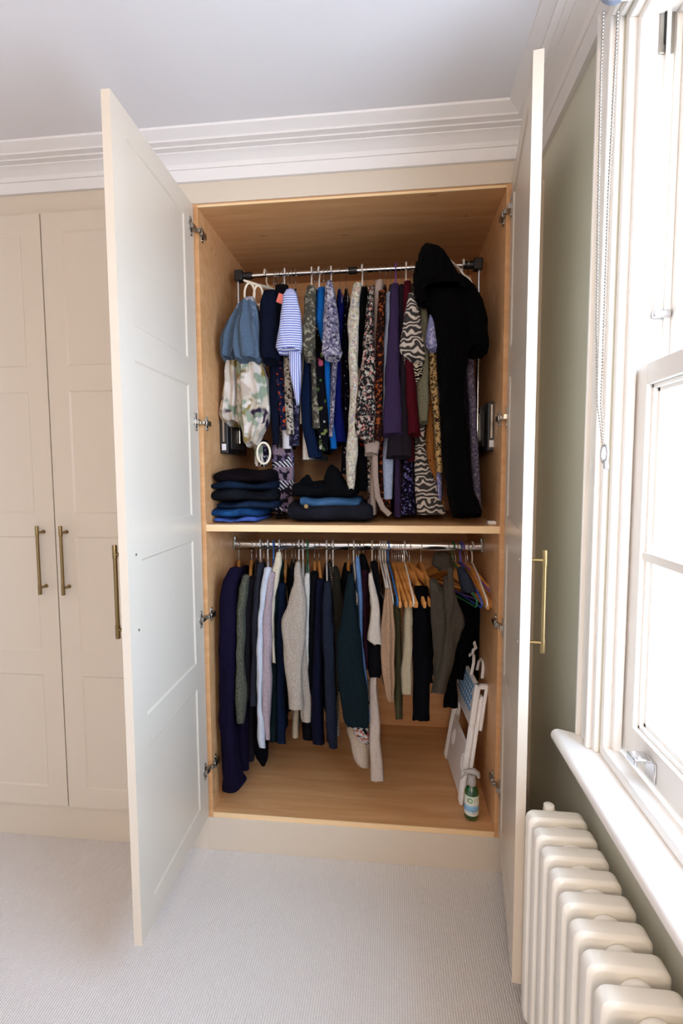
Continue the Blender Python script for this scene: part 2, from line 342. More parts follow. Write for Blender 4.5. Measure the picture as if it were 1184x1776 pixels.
# ------------------------------------------------------------ windows
def window(name, y0, y1, latch=False):
    r = empty(name, (XW, (y0 + y1) / 2, WZ0), kind='structure')
    # architrave with stepped profile, around three sides; s: +1 towards the wardrobe
    bm = bmesh.new()
    steps = [(0.084, 0.074, 0.022), (0.074, 0.030, 0.013), (0.030, 0.016, 0.021), (0.016, 0.0, 0.010)]
    for a, b, t in steps:
        box(bm, (XW - t, y1 + b, WZ0), (XW + .002, y1 + a, WZ1 + a)); box(bm, (XW - t, y0 - a, WZ0), (XW + .002, y0 - b, WZ1 + a))
        box(bm, (XW - t, y0 - b, WZ1 + b), (XW + .002, y1 + b, WZ1 + a))
    mesh_obj('window_frame', bm, M['gloss'], r, bev=0.003)
    bm = bmesh.new()   # lining and staff bead
    for a, b, x0, x1 in ((0.0, 0.016, XW + .002, XW + 0.16), (0.016, 0.030, XW + 0.018, XW + 0.036), (0.016, 0.024, XW + 0.088, XW + 0.10)):
        box(bm, (x0, y1 - b, WZ0), (x1, y1 - a, WZ1 - a)); box(bm, (x0, y0 + a, WZ0), (x1, y0 + b, WZ1 - a)); box(bm, (x0, y0 + b, WZ1 - b), (x1, y1 - b, WZ1 - a))
    box(bm, (XW + 0.0, y0 + .016, WZ0 + 0.0005), (XW + 0.036, y1 - .016, WZ0 + 0.022))
    mesh_obj('window_lining', bm, M['gloss'], r, bev=0.003)
    bm = bmesh.new()   # inner board with rounded nose
    n = 8; pr = [(XW + 0.17, WZ0 - 0.032), (1.052, WZ0 - 0.032)] + [(1.052 - 0.016 * math.cos(t), WZ0 - 0.016 + 0.016 * math.sin(t)) for t in [(-PI / 2 + PI * i / n) for i in range(1, n)]] + [(1.052, WZ0), (XW + 0.17, WZ0)]
    e0, e1 = y0 - 0.105, y1 + 0.102
    A = [bm.verts.new((x, e0, z)) for x, z in pr]; B = [bm.verts.new((x, e1, z)) for x, z in pr]
    for i in range(len(pr)): j = (i + 1) % len(pr); bm.faces.new((A[i], A[j], B[j], B[i]))
    bm.faces.new(A[::-1]); bm.faces.new(B)
    # cut the horns back to the wall face so they do not enter the wall
    for v in A + B:
        if v.co.x > XW + .01: v.co.y = y1 if v.co.y > (y0 + y1) / 2 else y0
    mesh_obj('window_sill', bm, M['gloss'], r, bev=0.003)
    def sash(nm, x0, x1, z0, z1, bot, top, bar):
        a, b = y0 + 0.018, y1 - 0.018; st = 0.046
        bm = bmesh.new()
        box(bm, (x0, a, z0), (x1, a + st, z1)); box(bm, (x0, b - st, z0), (x1, b, z1)); box(bm, (x0, a + st, z0), (x1, b - st, z0 + bot)); box(bm, (x0, a + st, z1 - top), (x1, b - st, z1))
        ia, ib, iz0, iz1 = a + st, b - st, z0 + bot, z1 - top
        s = mesh_obj(nm, bm, M['gloss'], r, bev=0.002)
        bm = bmesh.new()   # stepped mouldings around the pane
        for k, (w_, d_) in enumerate(((0.008, 0.010), (0.016, 0.018))):
            box(bm, (x0 + d_, ia, iz0), (x1 - .004, ia + w_, iz1)); box(bm, (x0 + d_, ib - w_, iz0), (x1 - .004, ib, iz1))
            box(bm, (x0 + d_, ia, iz0), (x1 - .004, ib, iz0 + w_)); box(bm, (x0 + d_, ia, iz1 - w_), (x1 - .004, ib, iz1))
        if bar: box(bm, (x0 + 0.006, ia, bar - 0.009), (x1 - .004, ib, bar + 0.009))
        mesh_obj('glazing_bar', bm, M['gloss'], s, bev=0.0015)
        bm = bmesh.new(); box(bm, (x1 - 0.012, ia, iz0), (x1 - 0.009, ib, iz1)); mesh_obj('pane', bm, M['glass'], s, smooth=False)
        return s
    s = sash('lower_sash', XW + 0.040, XW + 0.080, WZ0 + 0.02, 1.595, 0.075, 0.042, 1.21)
    sash('upper_sash', XW + 0.100, XW + 0.140, 1.56, WZ1 - 0.016, 0.042, 0.05, None)
    if latch:
        X = XW + 0.040; p = Vector((X, -0.685, 0.815))
        bm = bmesh.new(); box(bm, (X - .004, p.y - .022, p.z - .028), (X, p.y + .012, p.z + .012)); box(bm, (X - .03, p.y - .008, p.z + .006), (X - .002, p.y + .026, p.z + .012)); box(bm, (X - .034, p.y - .008, p.z - .004), (X - .028, p.y + .026, p.z + .012))
        mesh_obj('sash_lift', bm, M['chrome'], s, bev=0.002)
        # pulley plate and restrictor button on the box lining above the lower sash
        yb = y1 - 0.017
        q = Vector((1.180, yb, 2.255))
        bm = bmesh.new(); box(bm, (q.x - .014, yb - .003, q.z - .055), (q.x + .014, yb, q.z + .055)); mesh_obj('pulley_plate', bm, M['steel'], r, bev=0.006)
        bm = bmesh.new(); box(bm, (q.x - .006, yb - .006, q.z - .04), (q.x + .006, yb - .0025, q.z + .035)); mesh_obj('pulley_wheel', bm, M['blackplastic'], r, bev=0.002)
        bm = bmesh.new(); tube(bm, [(q.x, yb - .008, q.z + .03), (q.x, yb - .009, q.z - .2), (q.x, yb - .009, q.z - .55)], 0.004, 8); mesh_obj('sash_cord', bm, M['gloss'], r)
        q = Vector((1.19, yb, 1.70))
        bm = bmesh.new(); box(bm, (q.x - .018, yb - .012, q.z - .008), (q.x + .018, yb, q.z + .008)); mesh_obj('sash_stop', bm, M['chrome'], r, bev=0.004)
    return r
window('window_1', WY0, WY1, True)
window('added_window_2', W2[0], W2[1])  # second window, added out of view to let in more daylight

# roller blind
r = empty('roller_blind', (1.058, -1.10, 2.26), label='grey roller blind rolled up at the top of the window, with a long beaded chain', cat='blind')
bz = 2.292; bx = 1.062
bm = bmesh.new(); lathe(bm, [(0.024, -1.68), (0.024, -0.612)], (bx, 0, bz), 28, 'y'); mesh_obj('fabric_roll', bm, M['blind'], r)
bm = bmesh.new(); lathe(bm, [(0.021, -0.612), (0.025, -0.609), (0.025, -0.600), (0.020, -0.596)], (bx, 0, bz), 28, 'y'); mesh_obj('end_cap', bm, M['blind'], r)
bm = bmesh.new(); box(bm, (bx - .01, -0.606, bz - .02), (XW, -0.600, bz + .045)); mesh_obj('bracket', bm, M['whiteplastic'], r, bev=0.002)
def beads(bm, pts, sp, rad):
    prev = pts[0]; acc = 0
    out = [pts[0]]
    for a, b in zip(pts, pts[1:]):
        L = (b - a).length; t = sp - acc
        while t < L: out.append(a.lerp(b, t / L)); t += sp
        acc = L - (t - sp)
    for p in out: bmesh.ops.create_icosphere(bm, subdivisions=1, radius=rad, matrix=Matrix.Translation(p))
bm = bmesh.new()
P = [atx(px, py, X) for px, py, X in ((1046, 22, 1.048), (1042, 120, 1.048), (1037, 350, 1.05), (1034, 560, 1.052), (1036, 700, 1.054), (1046, 775, 1.056))]
beads(bm, P, 0.0062, 0.0026)
P = [atx(px, py, X) for px, py, X in ((1071, 20, 1.066), (1066, 120, 1.066), (1054, 350, 1.064), (1047, 560, 1.062), (1042, 700, 1.060), (1047, 775, 1.058))]
beads(bm, P, 0.0062, 0.0026)
mesh_obj('bead_chain', bm, M['steel'], r)
p = atx(1048, 787, 1.06)
bm = bmesh.new(); tube(bm, [p + Vector((0, .014 * math.cos(a), .017 * math.sin(a))) for a in [i * PI / 8 for i in range(16)]], 0.003, 8, closed=True)
tube(bm, [p + Vector((0, -.006, -.012)), p + Vector((0, -.010, -.03))], 0.005, 8)
mesh_obj('chain_clip', bm, M['clear'], r)

# ------------------------------------------------------------ wardrobes
ZF, ZS, ZT, DEP = 0.143, 1.2026, 2.267, 0.70
PANELS = [(2.207, 1.756), (1.671, 1.242), (1.159, 0.735), (0.648, 0.216)]
DZ0, DZ1, DW, DT, DR = 0.143, 2.268, 0.505, 0.022, 0.004
def door(parent, name, hinge, ang, side, label=None):
    """side +1: the leaf runs from its hinge towards +x when shut; -1: towards -x"""
    o = empty(name, (0, 0, 0)); o.parent = parent
    o.location = world_of(parent).inverted() @ Vector((hinge[0], hinge[1], 0)); o.rotation_euler = (0, 0, ang)
    # an Empty would not be a mesh part: the leaf mesh itself carries the hardware
    bpy.data.objects.remove(o)
    bm = bmesh.new()
    xs = [0, 0.077, DW - 0.073, DW]; zs = [DZ0, 0.216, 0.648, 0.735, 1.159, 1.242, 1.671, 1.756, 2.207, DZ1]
    for yy, inw in ((0.0, -1), (-DT, 1)):
        g = [[bm.verts.new((side * x, yy, z)) for z in zs] for x in xs]
        for i in range(3):
            for j in range(9):
                q = (g[i][j], g[i + 1][j], g[i + 1][j + 1], g[i][j + 1])
                if i == 1 and j % 2 == 1:
                    c = 0.006
                    s = [bm.verts.new((side * x, yy + inw * DR, z)) for x, z in ((xs[1] + c, zs[j] + c), (xs[2] - c, zs[j] + c), (xs[2] - c, zs[j + 1] - c), (xs[1] + c, zs[j + 1] - c))]
                    for k in range(4): bm.faces.new((q[k], q[(k + 1) % 4], s[(k + 1) % 4], s[k]))
                    bm.faces.new(s)
                else: bm.faces.new(q)
        if inw == -1: G0 = g
        else: G1 = g
    for j in range(9):
        for i in (0, 3): bm.faces.new((G0[i][j], G0[i][j + 1], G1[i][j + 1], G1[i][j]))
    for i in range(3):
        for j in (0, 9): bm.faces.new((G0[i][j], G0[i + 1][j], G1[i + 1][j], G1[i][j]))
    o = mesh_obj(name, bm, M['paint'], parent, local=True, smooth=False)
    o.location = world_of(parent).inverted() @ Vector((hinge[0], hinge[1], 0)); o.rotation_euler = (0, 0, ang)
    # T-bar handle
    hx = side * (DW - 0.042); y = -DT - 0.034
    bm = bmesh.new(); lathe(bm, [(.0058, 0.955), (.0064, 0.957), (.0064, 0.99), (.0054, 0.991), (.0054, 1.164), (.0064, 1.165), (.0064, 1.198), (.0058, 1.2)], (hx, y, 0), 16)
    for z in (0.979, 1.176): tube(bm, [(hx, y, z), (hx, -DT - .004, z)], 0.0045, 12); tube(bm, [(hx, -DT - .004, z), (hx, -DT + .0005, z)], 0.007, 16)
    mesh_obj('handle', bm, M['brass'], o, local=True)
    if ang:
        for z in (0.979, 1.176):
            bm = bmesh.new(); tube(bm, [(hx, -0.001, z), (hx, 0.0015, z)], 0.0035, 12); mesh_obj('handle_screw', bm, M['chrome'], o, local=True)
        for z in (2.19, 1.555, 0.875, 0.322):
            bm = bmesh.new(); tube(bm, [(side * 0.026, -.004, z), (side * .026, 0.0015, z)], 0.0165, 20)
            box(bm, (side * .006 if side > 0 else side * .046, 0.0005, z - .007), (side * .046 if side > 0 else side * .006, .0025, z + .007)) if False else None
            box(bm, (min(side * .018, side * .034), 0.0003, z - .030), (max(side * .018, side * .034), .0028, z + .030))
            for dz in (-.024, .024): tube(bm, [(side * .026, .001, z + dz), (side * .026, .0045, z + dz)], 0.004, 10)
            box(bm, (min(side * .004, side * .034), 0.002, z - .008), (max(side * .004, side * .034), .012, z + .008))
            mesh_obj('hinge', bm, M['steel'], o, local=True, bev=0.001)
    return o
def carcass(r, x0, x1, full=True):
    t = 0.018
    one_box('side_panel', (x0 - t, 0.0, 0.0), (x0, DEP + t, ZT + t), M['oakv'], r)
    one_box('side_panel', (x1, 0.0, 0.0), (x1 + t, DEP + t, ZT + t), M['oakv'], r)
    one_box('back_panel', (x0, DEP, 0.05), (x1, DEP + .012, ZT), M['oak'], r)
    one_box('top_panel', (x0, 0.003, ZT), (x1, DEP, ZT + t), M['oak'], r)
    one_box('bottom_panel', (x0, 0.004, ZF - t), (x1, DEP, ZF), M['oak'], r)
    if full:
        one_box('shelf_board', (x0, 0.007, ZS - 0.024), (x1, DEP, ZS), M['oak'], r)
        for z0, z1, y in ((ZF - t, ZF, 0.003), (ZT, ZT + .007, .002), (ZS - .024, ZS, .006)): one_box('edging', (x0, y - .002, z0), (x1, y + .001, z1), M['oakedge'], r)
    one_box('plinth', (x0 - t, -0.002, 0.0), (x1 + t + .009, 0.0145, ZF - t if full else ZF - .003), M['paint'], r, bev=0.001)

wr = empty('wardrobe', (0.5, 0.35, 0), label='open built-in wardrobe with oak interior full of hanging clothes, next to the window wall', cat='wardrobe')
carcass(wr, 0.0, 1.0)
dl = door(wr, 'door', (-0.012, -0.012), -1.5504, 1)
dr = door(wr, 'door', (1.012, -0.012), 1.4295, -1)
for x, s in ((0.0, 1), (1.0, -1)):           # mounting plates of the hinges on the sides
    for z in (2.19, 1.555, 0.875, 0.322):
        bm = bmesh.new(); box(bm, (min(x, x + s * .012), .004, z - .009), (max(x, x + s * .012), .046, z + .009)); box(bm, (min(x, x + s * .003), .020, z - .024), (max(x, x + s * .003), .038, z + .024))
        for dz in (-.018, .018): tube(bm, [(x, .029, z + dz), (x + s * .006, .029, z + dz)], .004, 10)
        box(bm, (min(x - s * .004, x + s * .010), -.012, z - .006), (max(x - s * .004, x + s * .010), .012, z + .006))
        mesh_obj('hinge_arm', bm, M['steel'], wr, bev=0.0015)
for p, q in (((0.0006, 0.16, 2.18), (.0018, .16, 2.18)), ((0.0006, .16, 1.95), (.0018, .16, 1.95)), ((0.90, 0.16, ZT - .0006), (0.90, .16, ZT - .002))):
    bm = bmesh.new(); tube(bm, [p, q], .003, 10); mesh_obj('screw_cap', bm, M['chrome'], wr)
# lower oval rail
RY, RZ = 0.30, 1.089
bm = bmesh.new()
ring = [(RY + .009 * math.cos(a), RZ + .018 * math.sin(a)) for a in [i * PI / 8 for i in range(16)]]
A = [bm.verts.new((0.004, y, z)) for y, z in ring]; B = [bm.verts.new((.996, y, z)) for y, z in ring]
for i in range(16): bm.faces.new((A[i], A[(i + 1) % 16], B[(i + 1) % 16], B[i]))
bm.faces.new(A); bm.faces.new(B)
mesh_obj('clothes_rail', bm, M['chrome'], wr)
for x in (0.0, 0.99):
    bm = bmesh.new(); box(bm, (x, RY - .014, RZ - .02), (x + .01, RY + .014, RZ + .02)); tube(bm, [(x + .005, RY, RZ + .018), (x + .005, RY, RZ + .034)], .007, 12); mesh_obj('rail_socket', bm, M['steel'], wr, bev=0.002)
bm = bmesh.new(); box(bm, (0.972, 0.05, ZS), (0.9995, 0.085, ZS + .012)); mesh_obj('shelf_bracket', bm, M['whiteplastic'], wr, bev=0.003)

wl = empty('wardrobe', (-0.545, 0.35, 0), label='closed cream wardrobe with two shut panelled doors and brass bar handles, at the left', cat='wardrobe')
carcass(wl, -1.055, -0.045, False)
door(wl, 'door', (-1.0565, -0.002), 0, 1); door(wl, 'door', (-0.042, -0.002), 0, -1)

# pull-down lift of the upper rail
UY, UZ = 0.30, 2.156
lf = empty('wardrobe_lift', (0.5, UY, 1.46), label='pull-down chrome hanging rail with black end brackets and side housings in the upper compartment', cat='clothes rail')
bm = bmesh.new(); tube(bm, [(0.045, UY, UZ), (0.965, UY, UZ)], 0.0095, 16); mesh_obj('clothes_rail', bm, M['chrome'], lf)
for s, x in ((1, 0.045), (-1, 0.965)):
    bm = bmesh.new(); box(bm, (min(x - s * .016, x + s * .018), UY - .018, UZ - .022), (max(x - s * .016, x + s * .018), UY + .018, UZ + .020)); tube(bm, [(x + s * .01, UY, UZ), (x + s * .055, UY, UZ)], .0145, 16)
    mesh_obj('corner_bracket', bm, M['blackplastic'], lf, bev=0.005)
    bm = bmesh.new(); tube(bm, [(x - s * .004, UY, UZ - .02), (x - s * .004, UY - .02, 1.50)], .0065, 12); mesh_obj('lift_arm', bm, M['chrome'], lf)
    xs = sorted((x - s * .044, x - s * .012)); bm = bmesh.new(); box(bm, (xs[0], .16 if s > 0 else .13, 1.455), (xs[1], .40, 1.625)); h = mesh_obj('lift_housing', bm, M['blackplastic'], lf, bev=0.004)
    xi = x - s * .012; xs2 = sorted((xi, xi + s * .004)); bm = bmesh.new(); box(bm, (xs2[0], .19, 1.475), (xs2[1], .36, 1.60)); mesh_obj('cover_strip', bm, M['darkgrey'], h, bev=0.002)
    bm = bmesh.new(); yf = .16 if s > 0 else .13; box(bm, (xs[0] + .008, yf - .0015, 1.468), (xs[1] - .008, yf + .0005, 1.492)); mesh_obj('label_sticker', bm, M['label'], h)
    bm = bmesh.new(); box(bm, (xs[0] + .012, yf - .002, 1.50), (xs[0] + .018, yf + .0005, 1.615)); mesh_obj('gas_strut', bm, M['steel'], h)
bm = bmesh.new(); tube(bm, [(0.478, UY, UZ), (0.512, UY, UZ)], .0135, 16); mesh_obj('centre_sleeve', bm, M['blackplastic'], lf)

# ------------------------------------------------------------ radiator
rd = empty('radiator', (1.023, -0.9, 0.0), label='white two-column cast radiator below the window sill', cat='radiator')
def section(y):
    bm = bmesh.new(); x0, x1, z0, z1 = 0.958, 1.086, 0.09, 0.602; n = 6
    def rr(ax, bx_, az, bz_, r):
        o = []
        for cx, cz, a0 in ((bx_ - r, bz_ - r, 0), (ax + r, bz_ - r, PI / 2), (ax + r, az + r, PI), (bx_ - r, az + r, 1.5 * PI)):
            for i in range(n + 1): a = a0 + PI / 2 * i / n; o.append((cx + r * math.cos(a), cz + r * math.sin(a)))
        return o
    hw = 0.0185; c = 0.006
    loops = []
    for ins, yy in ((0.0, hw - c), (c, hw)):
        loops.append(([bm.verts.new((x, y + yy, z)) for x, z in rr(x0 + ins, x1 - ins, z0 + ins, z1 - ins, .018)], [bm.verts.new((x, y - yy, z)) for x, z in rr(x0 + ins, x1 - ins, z0 + ins, z1 - ins, .018)]))
    hole = []
    for ins, yy in ((0.0, hw), (c, hw - c)):
        hole.append(([bm.verts.new((x, y + yy, z)) for x, z in rr(x0 + .038 + ins, x1 - .038 - ins, z0 + .06 + ins, z1 - .055 - ins, .012)], [bm.verts.new((x, y - yy, z)) for x, z in rr(x0 + .038 + ins, x1 - .038 - ins, z0 + .06 + ins, z1 - .055 - ins, .012)]))
    def band(A, B):
        for i in range(len(A)): j = (i + 1) % len(A); bm.faces.new((A[i], A[j], B[j], B[i]))
    band(loops[0][0], loops[0][1]); band(hole[1][0], hole[1][1])
    for s in (0, 1): band(loops[0][s], loops[1][s]); band(loops[1][s], hole[0][s]); band(hole[0][s], hole[1][s])
    return mesh_obj('section', bm, M['rad'], rd, angle=50, bev=0.0015)
NS = 16; SP = 0.0563
for k in range(NS):
    y = -0.545 - k * SP
    section(y)
    if k < NS - 1:
        bm = bmesh.new(); h = SP - .037; lathe(bm, [(.020, -.001), (.026, h * .2), (.028, h * .5), (.026, h * .8), (.020, h + .001)], (1.028, y - .0185 - h, 0.568), 20, 'y'); mesh_obj('connector', bm, M['rad'], rd); bm = bmesh.new()
        lathe(bm, [(.024, -.001), (.024, h + .001)], (1.028, y - .0185 - h, 0.12), 16, 'y'); mesh_obj('connector', bm, M['rad'], rd)
bm = bmesh.new(); lathe(bm, [(.016, -.002), (.018, .01), (.016, .026)], (1.02, -0.526, 0.575), 18, 'y'); lathe(bm, [(.008, 0), (.013, .006), (.012, .018), (.006, .022)], (1.015, -.515, .586), 18); mesh_obj('bleed_valve', bm, M['rad'], rd)
for y in (-0.601, -0.545 - SP * 13):
    bm = bmesh.new()
    for x in (.977, 1.067): tube(bm, [(x, y, .1), (x, y, .0)], [.014, .019], 12)
    mesh_obj('foot', bm, M['rad'], rd)

# ------------------------------------------------------------ ceiling lamp, added out of view for warm fill
LX, LY = -0.3, -2.3
lp = empty('added_pendant_lamp', (LX, LY, 2.05), label='round white glass pendant lamp added out of view for warm fill light', cat='lamp')
bm = bmesh.new(); bmesh.ops.create_uvsphere(bm, u_segments=24, v_segments=16, radius=.12, matrix=Matrix.Translation((LX, LY, 2.22))); mesh_obj('fill_lamp_shade', bm, M['glow'], lp)
bm = bmesh.new(); tube(bm, [(LX, LY, 2.34), (LX, LY, 2.43)], .004, 8); lathe(bm, [(.04, 2.42), (.045, 2.44)], (LX, LY, 0), 20); mesh_obj('cord', bm, M['whiteplastic'], lp)
l = bpy.data.lights.new('pendant_fill_light', 'POINT'); l.energy = CEILING_FILL; l.shadow_soft_size = .14; l.color = (1.0, 0.74, 0.52)
lo = bpy.data.objects.new('pendant_fill_light', l); COL.objects.link(lo); lo.location = (LX, LY, 2.04)

# floor lamp, added behind the camera as frontal warm fill
FX, FY = 0.62, -2.80
fl = empty('added_floor_lamp', (FX, FY, 0), label='floor lamp added behind the viewer for warm fill light, out of view', cat='lamp')
bm = bmesh.new(); lathe(bm, [(.13, 0.0), (.13, .02), (.02, .03)], (FX, FY, 0), 28); mesh_obj('base', bm, M['brass'], fl)
bm = bmesh.new(); tube(bm, [(FX, FY, .025), (FX, FY, 1.50)], .010, 12); mesh_obj('pole', bm, M['brass'], fl)
bm = bmesh.new(); bmesh.ops.create_uvsphere(bm, u_segments=20, v_segments=12, radius=.10, matrix=Matrix.Translation((FX, FY, 1.60))); mesh_obj('fill_lamp_globe', bm, M['glow'], fl)
l = bpy.data.lights.new('floor_fill_light', 'POINT'); l.energy = STAND_FILL; l.shadow_soft_size = .16; l.color = (1.0, 0.76, 0.56)
lo = bpy.data.objects.new('floor_fill_light', l); COL.objects.link(lo); lo.location = (FX, FY, 1.88)


# ------------------------------------------------------------ hangers
HPROTO = {}
def hanger(kind, xr, yr, zr, yaw, label, group, drop=0.0):
    """yaw 0: arms along y. Arms reach towards the camera (-y) and towards the back"""
    if kind in HPROTO:
        src = HPROTO[kind]; r = src.copy(); COL.objects.link(r)
        for ch in src.children:
            c = ch.copy(); COL.objects.link(c); c.parent = r
    else:
        name = {'wood': 'wooden_hanger', 'wire': 'wire_hanger', 'velvet': 'slim_hanger'}.get(kind, 'plastic_hanger')
        r = empty(name, (0, 0, 0)); HPROTO[kind] = r
        mat = {'wood': 'hangerwood', 'wire': 'steel', 'velvet': 'blackvelvet', 'white': 'whiteplastic', 'cream': 'creamplastic', 'blue': 'blueplastic', 'royal': 'royalplastic', 'green': 'greenplastic', 'purple': 'purpleplastic'}[kind]
        hookm = 'chrome' if kind in ('wood', 'wire', 'velvet') else mat
        hr = 0.0016 if kind in ('wood', 'wire', 'velvet') else 0.0032
        top = 0.019                                  # hook rides on the rail: origin is the rail centre
        pts = arc((0, 0, 0.0), top, PI * 1.10, 0, 12) + [Vector((0, .016, -.014)), Vector((0, .004, -.030)), Vector((0, 0, -.045)), Vector((0, 0, -.066))]
        bm = bmesh.new(); tube(bm, pts, hr, 8); mesh_obj('hook', bm, M[hookm], r, local=True)
        H = 0.215
        if kind == 'wood':
            bm = bmesh.new(); N = 22; rings = []
            for i in range(N + 1):
                u = -1 + 2 * i / N; a = abs(u); y = u * H
                zt_ = -.062 - .105 * a ** 1.35; th = .0072 * (1 - .25 * a); hh = .0155 + .004 * (1 - a)
                if a > .72: hh *= 1.0 if a < .95 else .75
                if .74 < a < .80: th *= .8; hh *= .9
                xo = .012 * (a ** 2)
                rings.append([bm.verts.new((xo + th * cx_, y, zt_ - hh + hh * cz_)) for cx_, cz_ in ((-1, .6), (-.6, 1), (.6, 1), (1, .6), (1, -.6), (.6, -1), (-.6, -1), (-1, -.6))])
            for A, B in zip(rings, rings[1:]):
                for k in range(8): bm.faces.new((A[k], A[(k + 1) % 8], B[(k + 1) % 8], B[k]))
            bm.faces.new(rings[0]); bm.faces.new(rings[-1][::-1])
            mesh_obj('shoulder_bar', bm, M[mat], r, local=True)
            bm = bmesh.new(); tube(bm, [(0.008, -.165, -.15), (0.008, .165, -.15)], .0045, 10); mesh_obj('trouser_bar', bm, M[mat], r, local=True)
        else:
            rad = .0034 if kind not in ('wire',) else .0015
            pts = [(0, 0, -.06)] + [(0, H * a, -.062 - .10 * a ** 1.2) for a in (.15, .35, .6, .85, .97)] + [(0, H, -.172), (0, H * .96, -.185)] + [(0, H * .4, -.186), (0, -H * .4, -.186)] + [(0, -H * .96, -.185), (0, -H, -.172)] + [(0, -H * a, -.062 - .10 * a ** 1.2) for a in (.97, .85, .6, .35, .15)]
            bm = bmesh.new(); tube(bm, pts, rad, 8, closed=True); mesh_obj('frame', bm, M[mat], r, local=True)
            if kind == 'velvet' or kind in ('white', 'blue', 'green'):
                bm = bmesh.new()
                for s in (-1, 1): tube(bm, [(0, s * .075, -.10), (0, s * .072, -.092), (0, s * .062, -.096)], .002, 6)
                mesh_obj('strap_notch', bm, M[mat], r, local=True)
    r.location = (xr, yr, zr - drop); r.rotation_euler = (0, 0, yaw)
    tag(r, label, 'hanger', group)
    return r
def yaw_for(xr, xf, yr, yf):
    return max(-1.2, min(1.2, math.atan2(xf - xr, yr - yf)))

# ------------------------------------------------------------ cloth shapes
def lerp(a, b, t): return a + (b - a) * t
def resample(rows, n):
    """rows sorted by z descending: (z, x, half width, y); smooth between them"""
    out = []; z0, z1 = rows[0][0], rows[-1][0]
    for i in range(n + 1):
        z = lerp(z0, z1, i / n); k = 0
        while k < len(rows) - 2 and z < rows[k + 1][0]: k += 1
        a, b = rows[k], rows[k + 1]; t = 0 if a[0] == b[0] else (a[0] - z) / (a[0] - b[0]); t = max(0, min(1, t)); s = t * t * (3 - 2 * t) * .5 + t * .5
        out.append((z, lerp(a[1], b[1], s), lerp(a[2], b[2], s), lerp(a[3], b[3], s)))
    return out
def rows_of(px, Y):
    out = []
    for r in px:
        y = r[3] if len(r) > 3 else Y
        a, b = at(r[1], r[0], y), at(r[2], r[0], y)
        out.append(((a.z + b.z) / 2, (a.x + b.x) / 2, (b.x - a.x) / 2, y))
    return out
def tubecloth(name, px, Y, mat, parent, depth=0.03, seed=0, folds=3, amp=0.10, hem=0.0, n=None, flare=0):
    """a hollow piece of cloth seen from the front: a sleeve, a trouser leg, a scarf"""
    R_ = rows_of(px, Y); N = n or max(8, int((R_[0][0] - R_[-1][0]) / 0.02)); R_ = resample(R_, N)
    bm = bmesh.new(); rings = []; K = 40
    for i, (z, x, hw, y) in enumerate(R_):
        v = i / N; env = min(1, .35 + v * 6) * 1.0
        d = min(depth, max(hw * 1.6, .012)) * (1 if i else .6)
        ring = []
        wob = .0028 * noise.noise(Vector((seed * 7.7, z * 7, .3))) * env; wid = 1 + .05 * noise.noise(Vector((seed * 3.3, z * 11, 4.3))) * env
        for k in range(K):
            a = 2 * PI * k / K; ca, sa = math.cos(a), math.sin(a)
            ca = math.copysign(abs(ca) ** .8, ca) * wid; sa = math.copysign(abs(sa) ** .7, sa)
            f = 1 + amp * env * (math.sin(folds * a + seed * 1.7 + 1.8 * math.sin(v * 2.2 + seed)) * .6 + .5 * noise.noise(Vector((ca * 1.3, sa * 1.3 + seed * 3.1, z * 9)))) * (.35 + .65 * abs(sa))
            dz = (.004 * noise.noise(Vector((ca * 3, sa * 3, seed * 2.2))) + (.5 * d * -sa if sa < 0 else .15 * d * -sa)) if i == N else 0
            px_ = x + wob + hw * ca * (1 + (f - 1) * .5)
            py_ = y + d * sa * f
            wr_ = .0045 * noise.noise(Vector((px_ * 22, py_ * 22 + seed, z * 16))) * env
            ring.append(bm.verts.new((px_ + wr_, max(py_, -.008) if y > 0 else py_, z + dz)))
        rings.append(ring)
    for A, B in zip(rings, rings[1:]):
        for k in range(K): bm.faces.new((A[k], A[(k + 1) % K], B[(k + 1) % K], B[k]))
    c = bm.verts.new((R_[0][1], R_[0][3], R_[0][0] + min(.006, R_[0][2] * .5)))
    for k in range(K): bm.faces.new((rings[0][k], rings[0][(k + 1) % K], c))
    # turned-in hem, so the opening is dark and hollow
    inner = [bm.verts.new((lerp(v.co.x, R_[-1][1], .25), lerp(v.co.y, R_[-1][3], .25), v.co.z + .004)) for v in rings[-1]]
    for k in range(K): bm.faces.new((rings[-1][k], rings[-1][(k + 1) % K], inner[(k + 1) % K], inner[k]))
    bm.faces.new(inner)
    return mesh_obj(name, bm, mat, parent, angle=60)
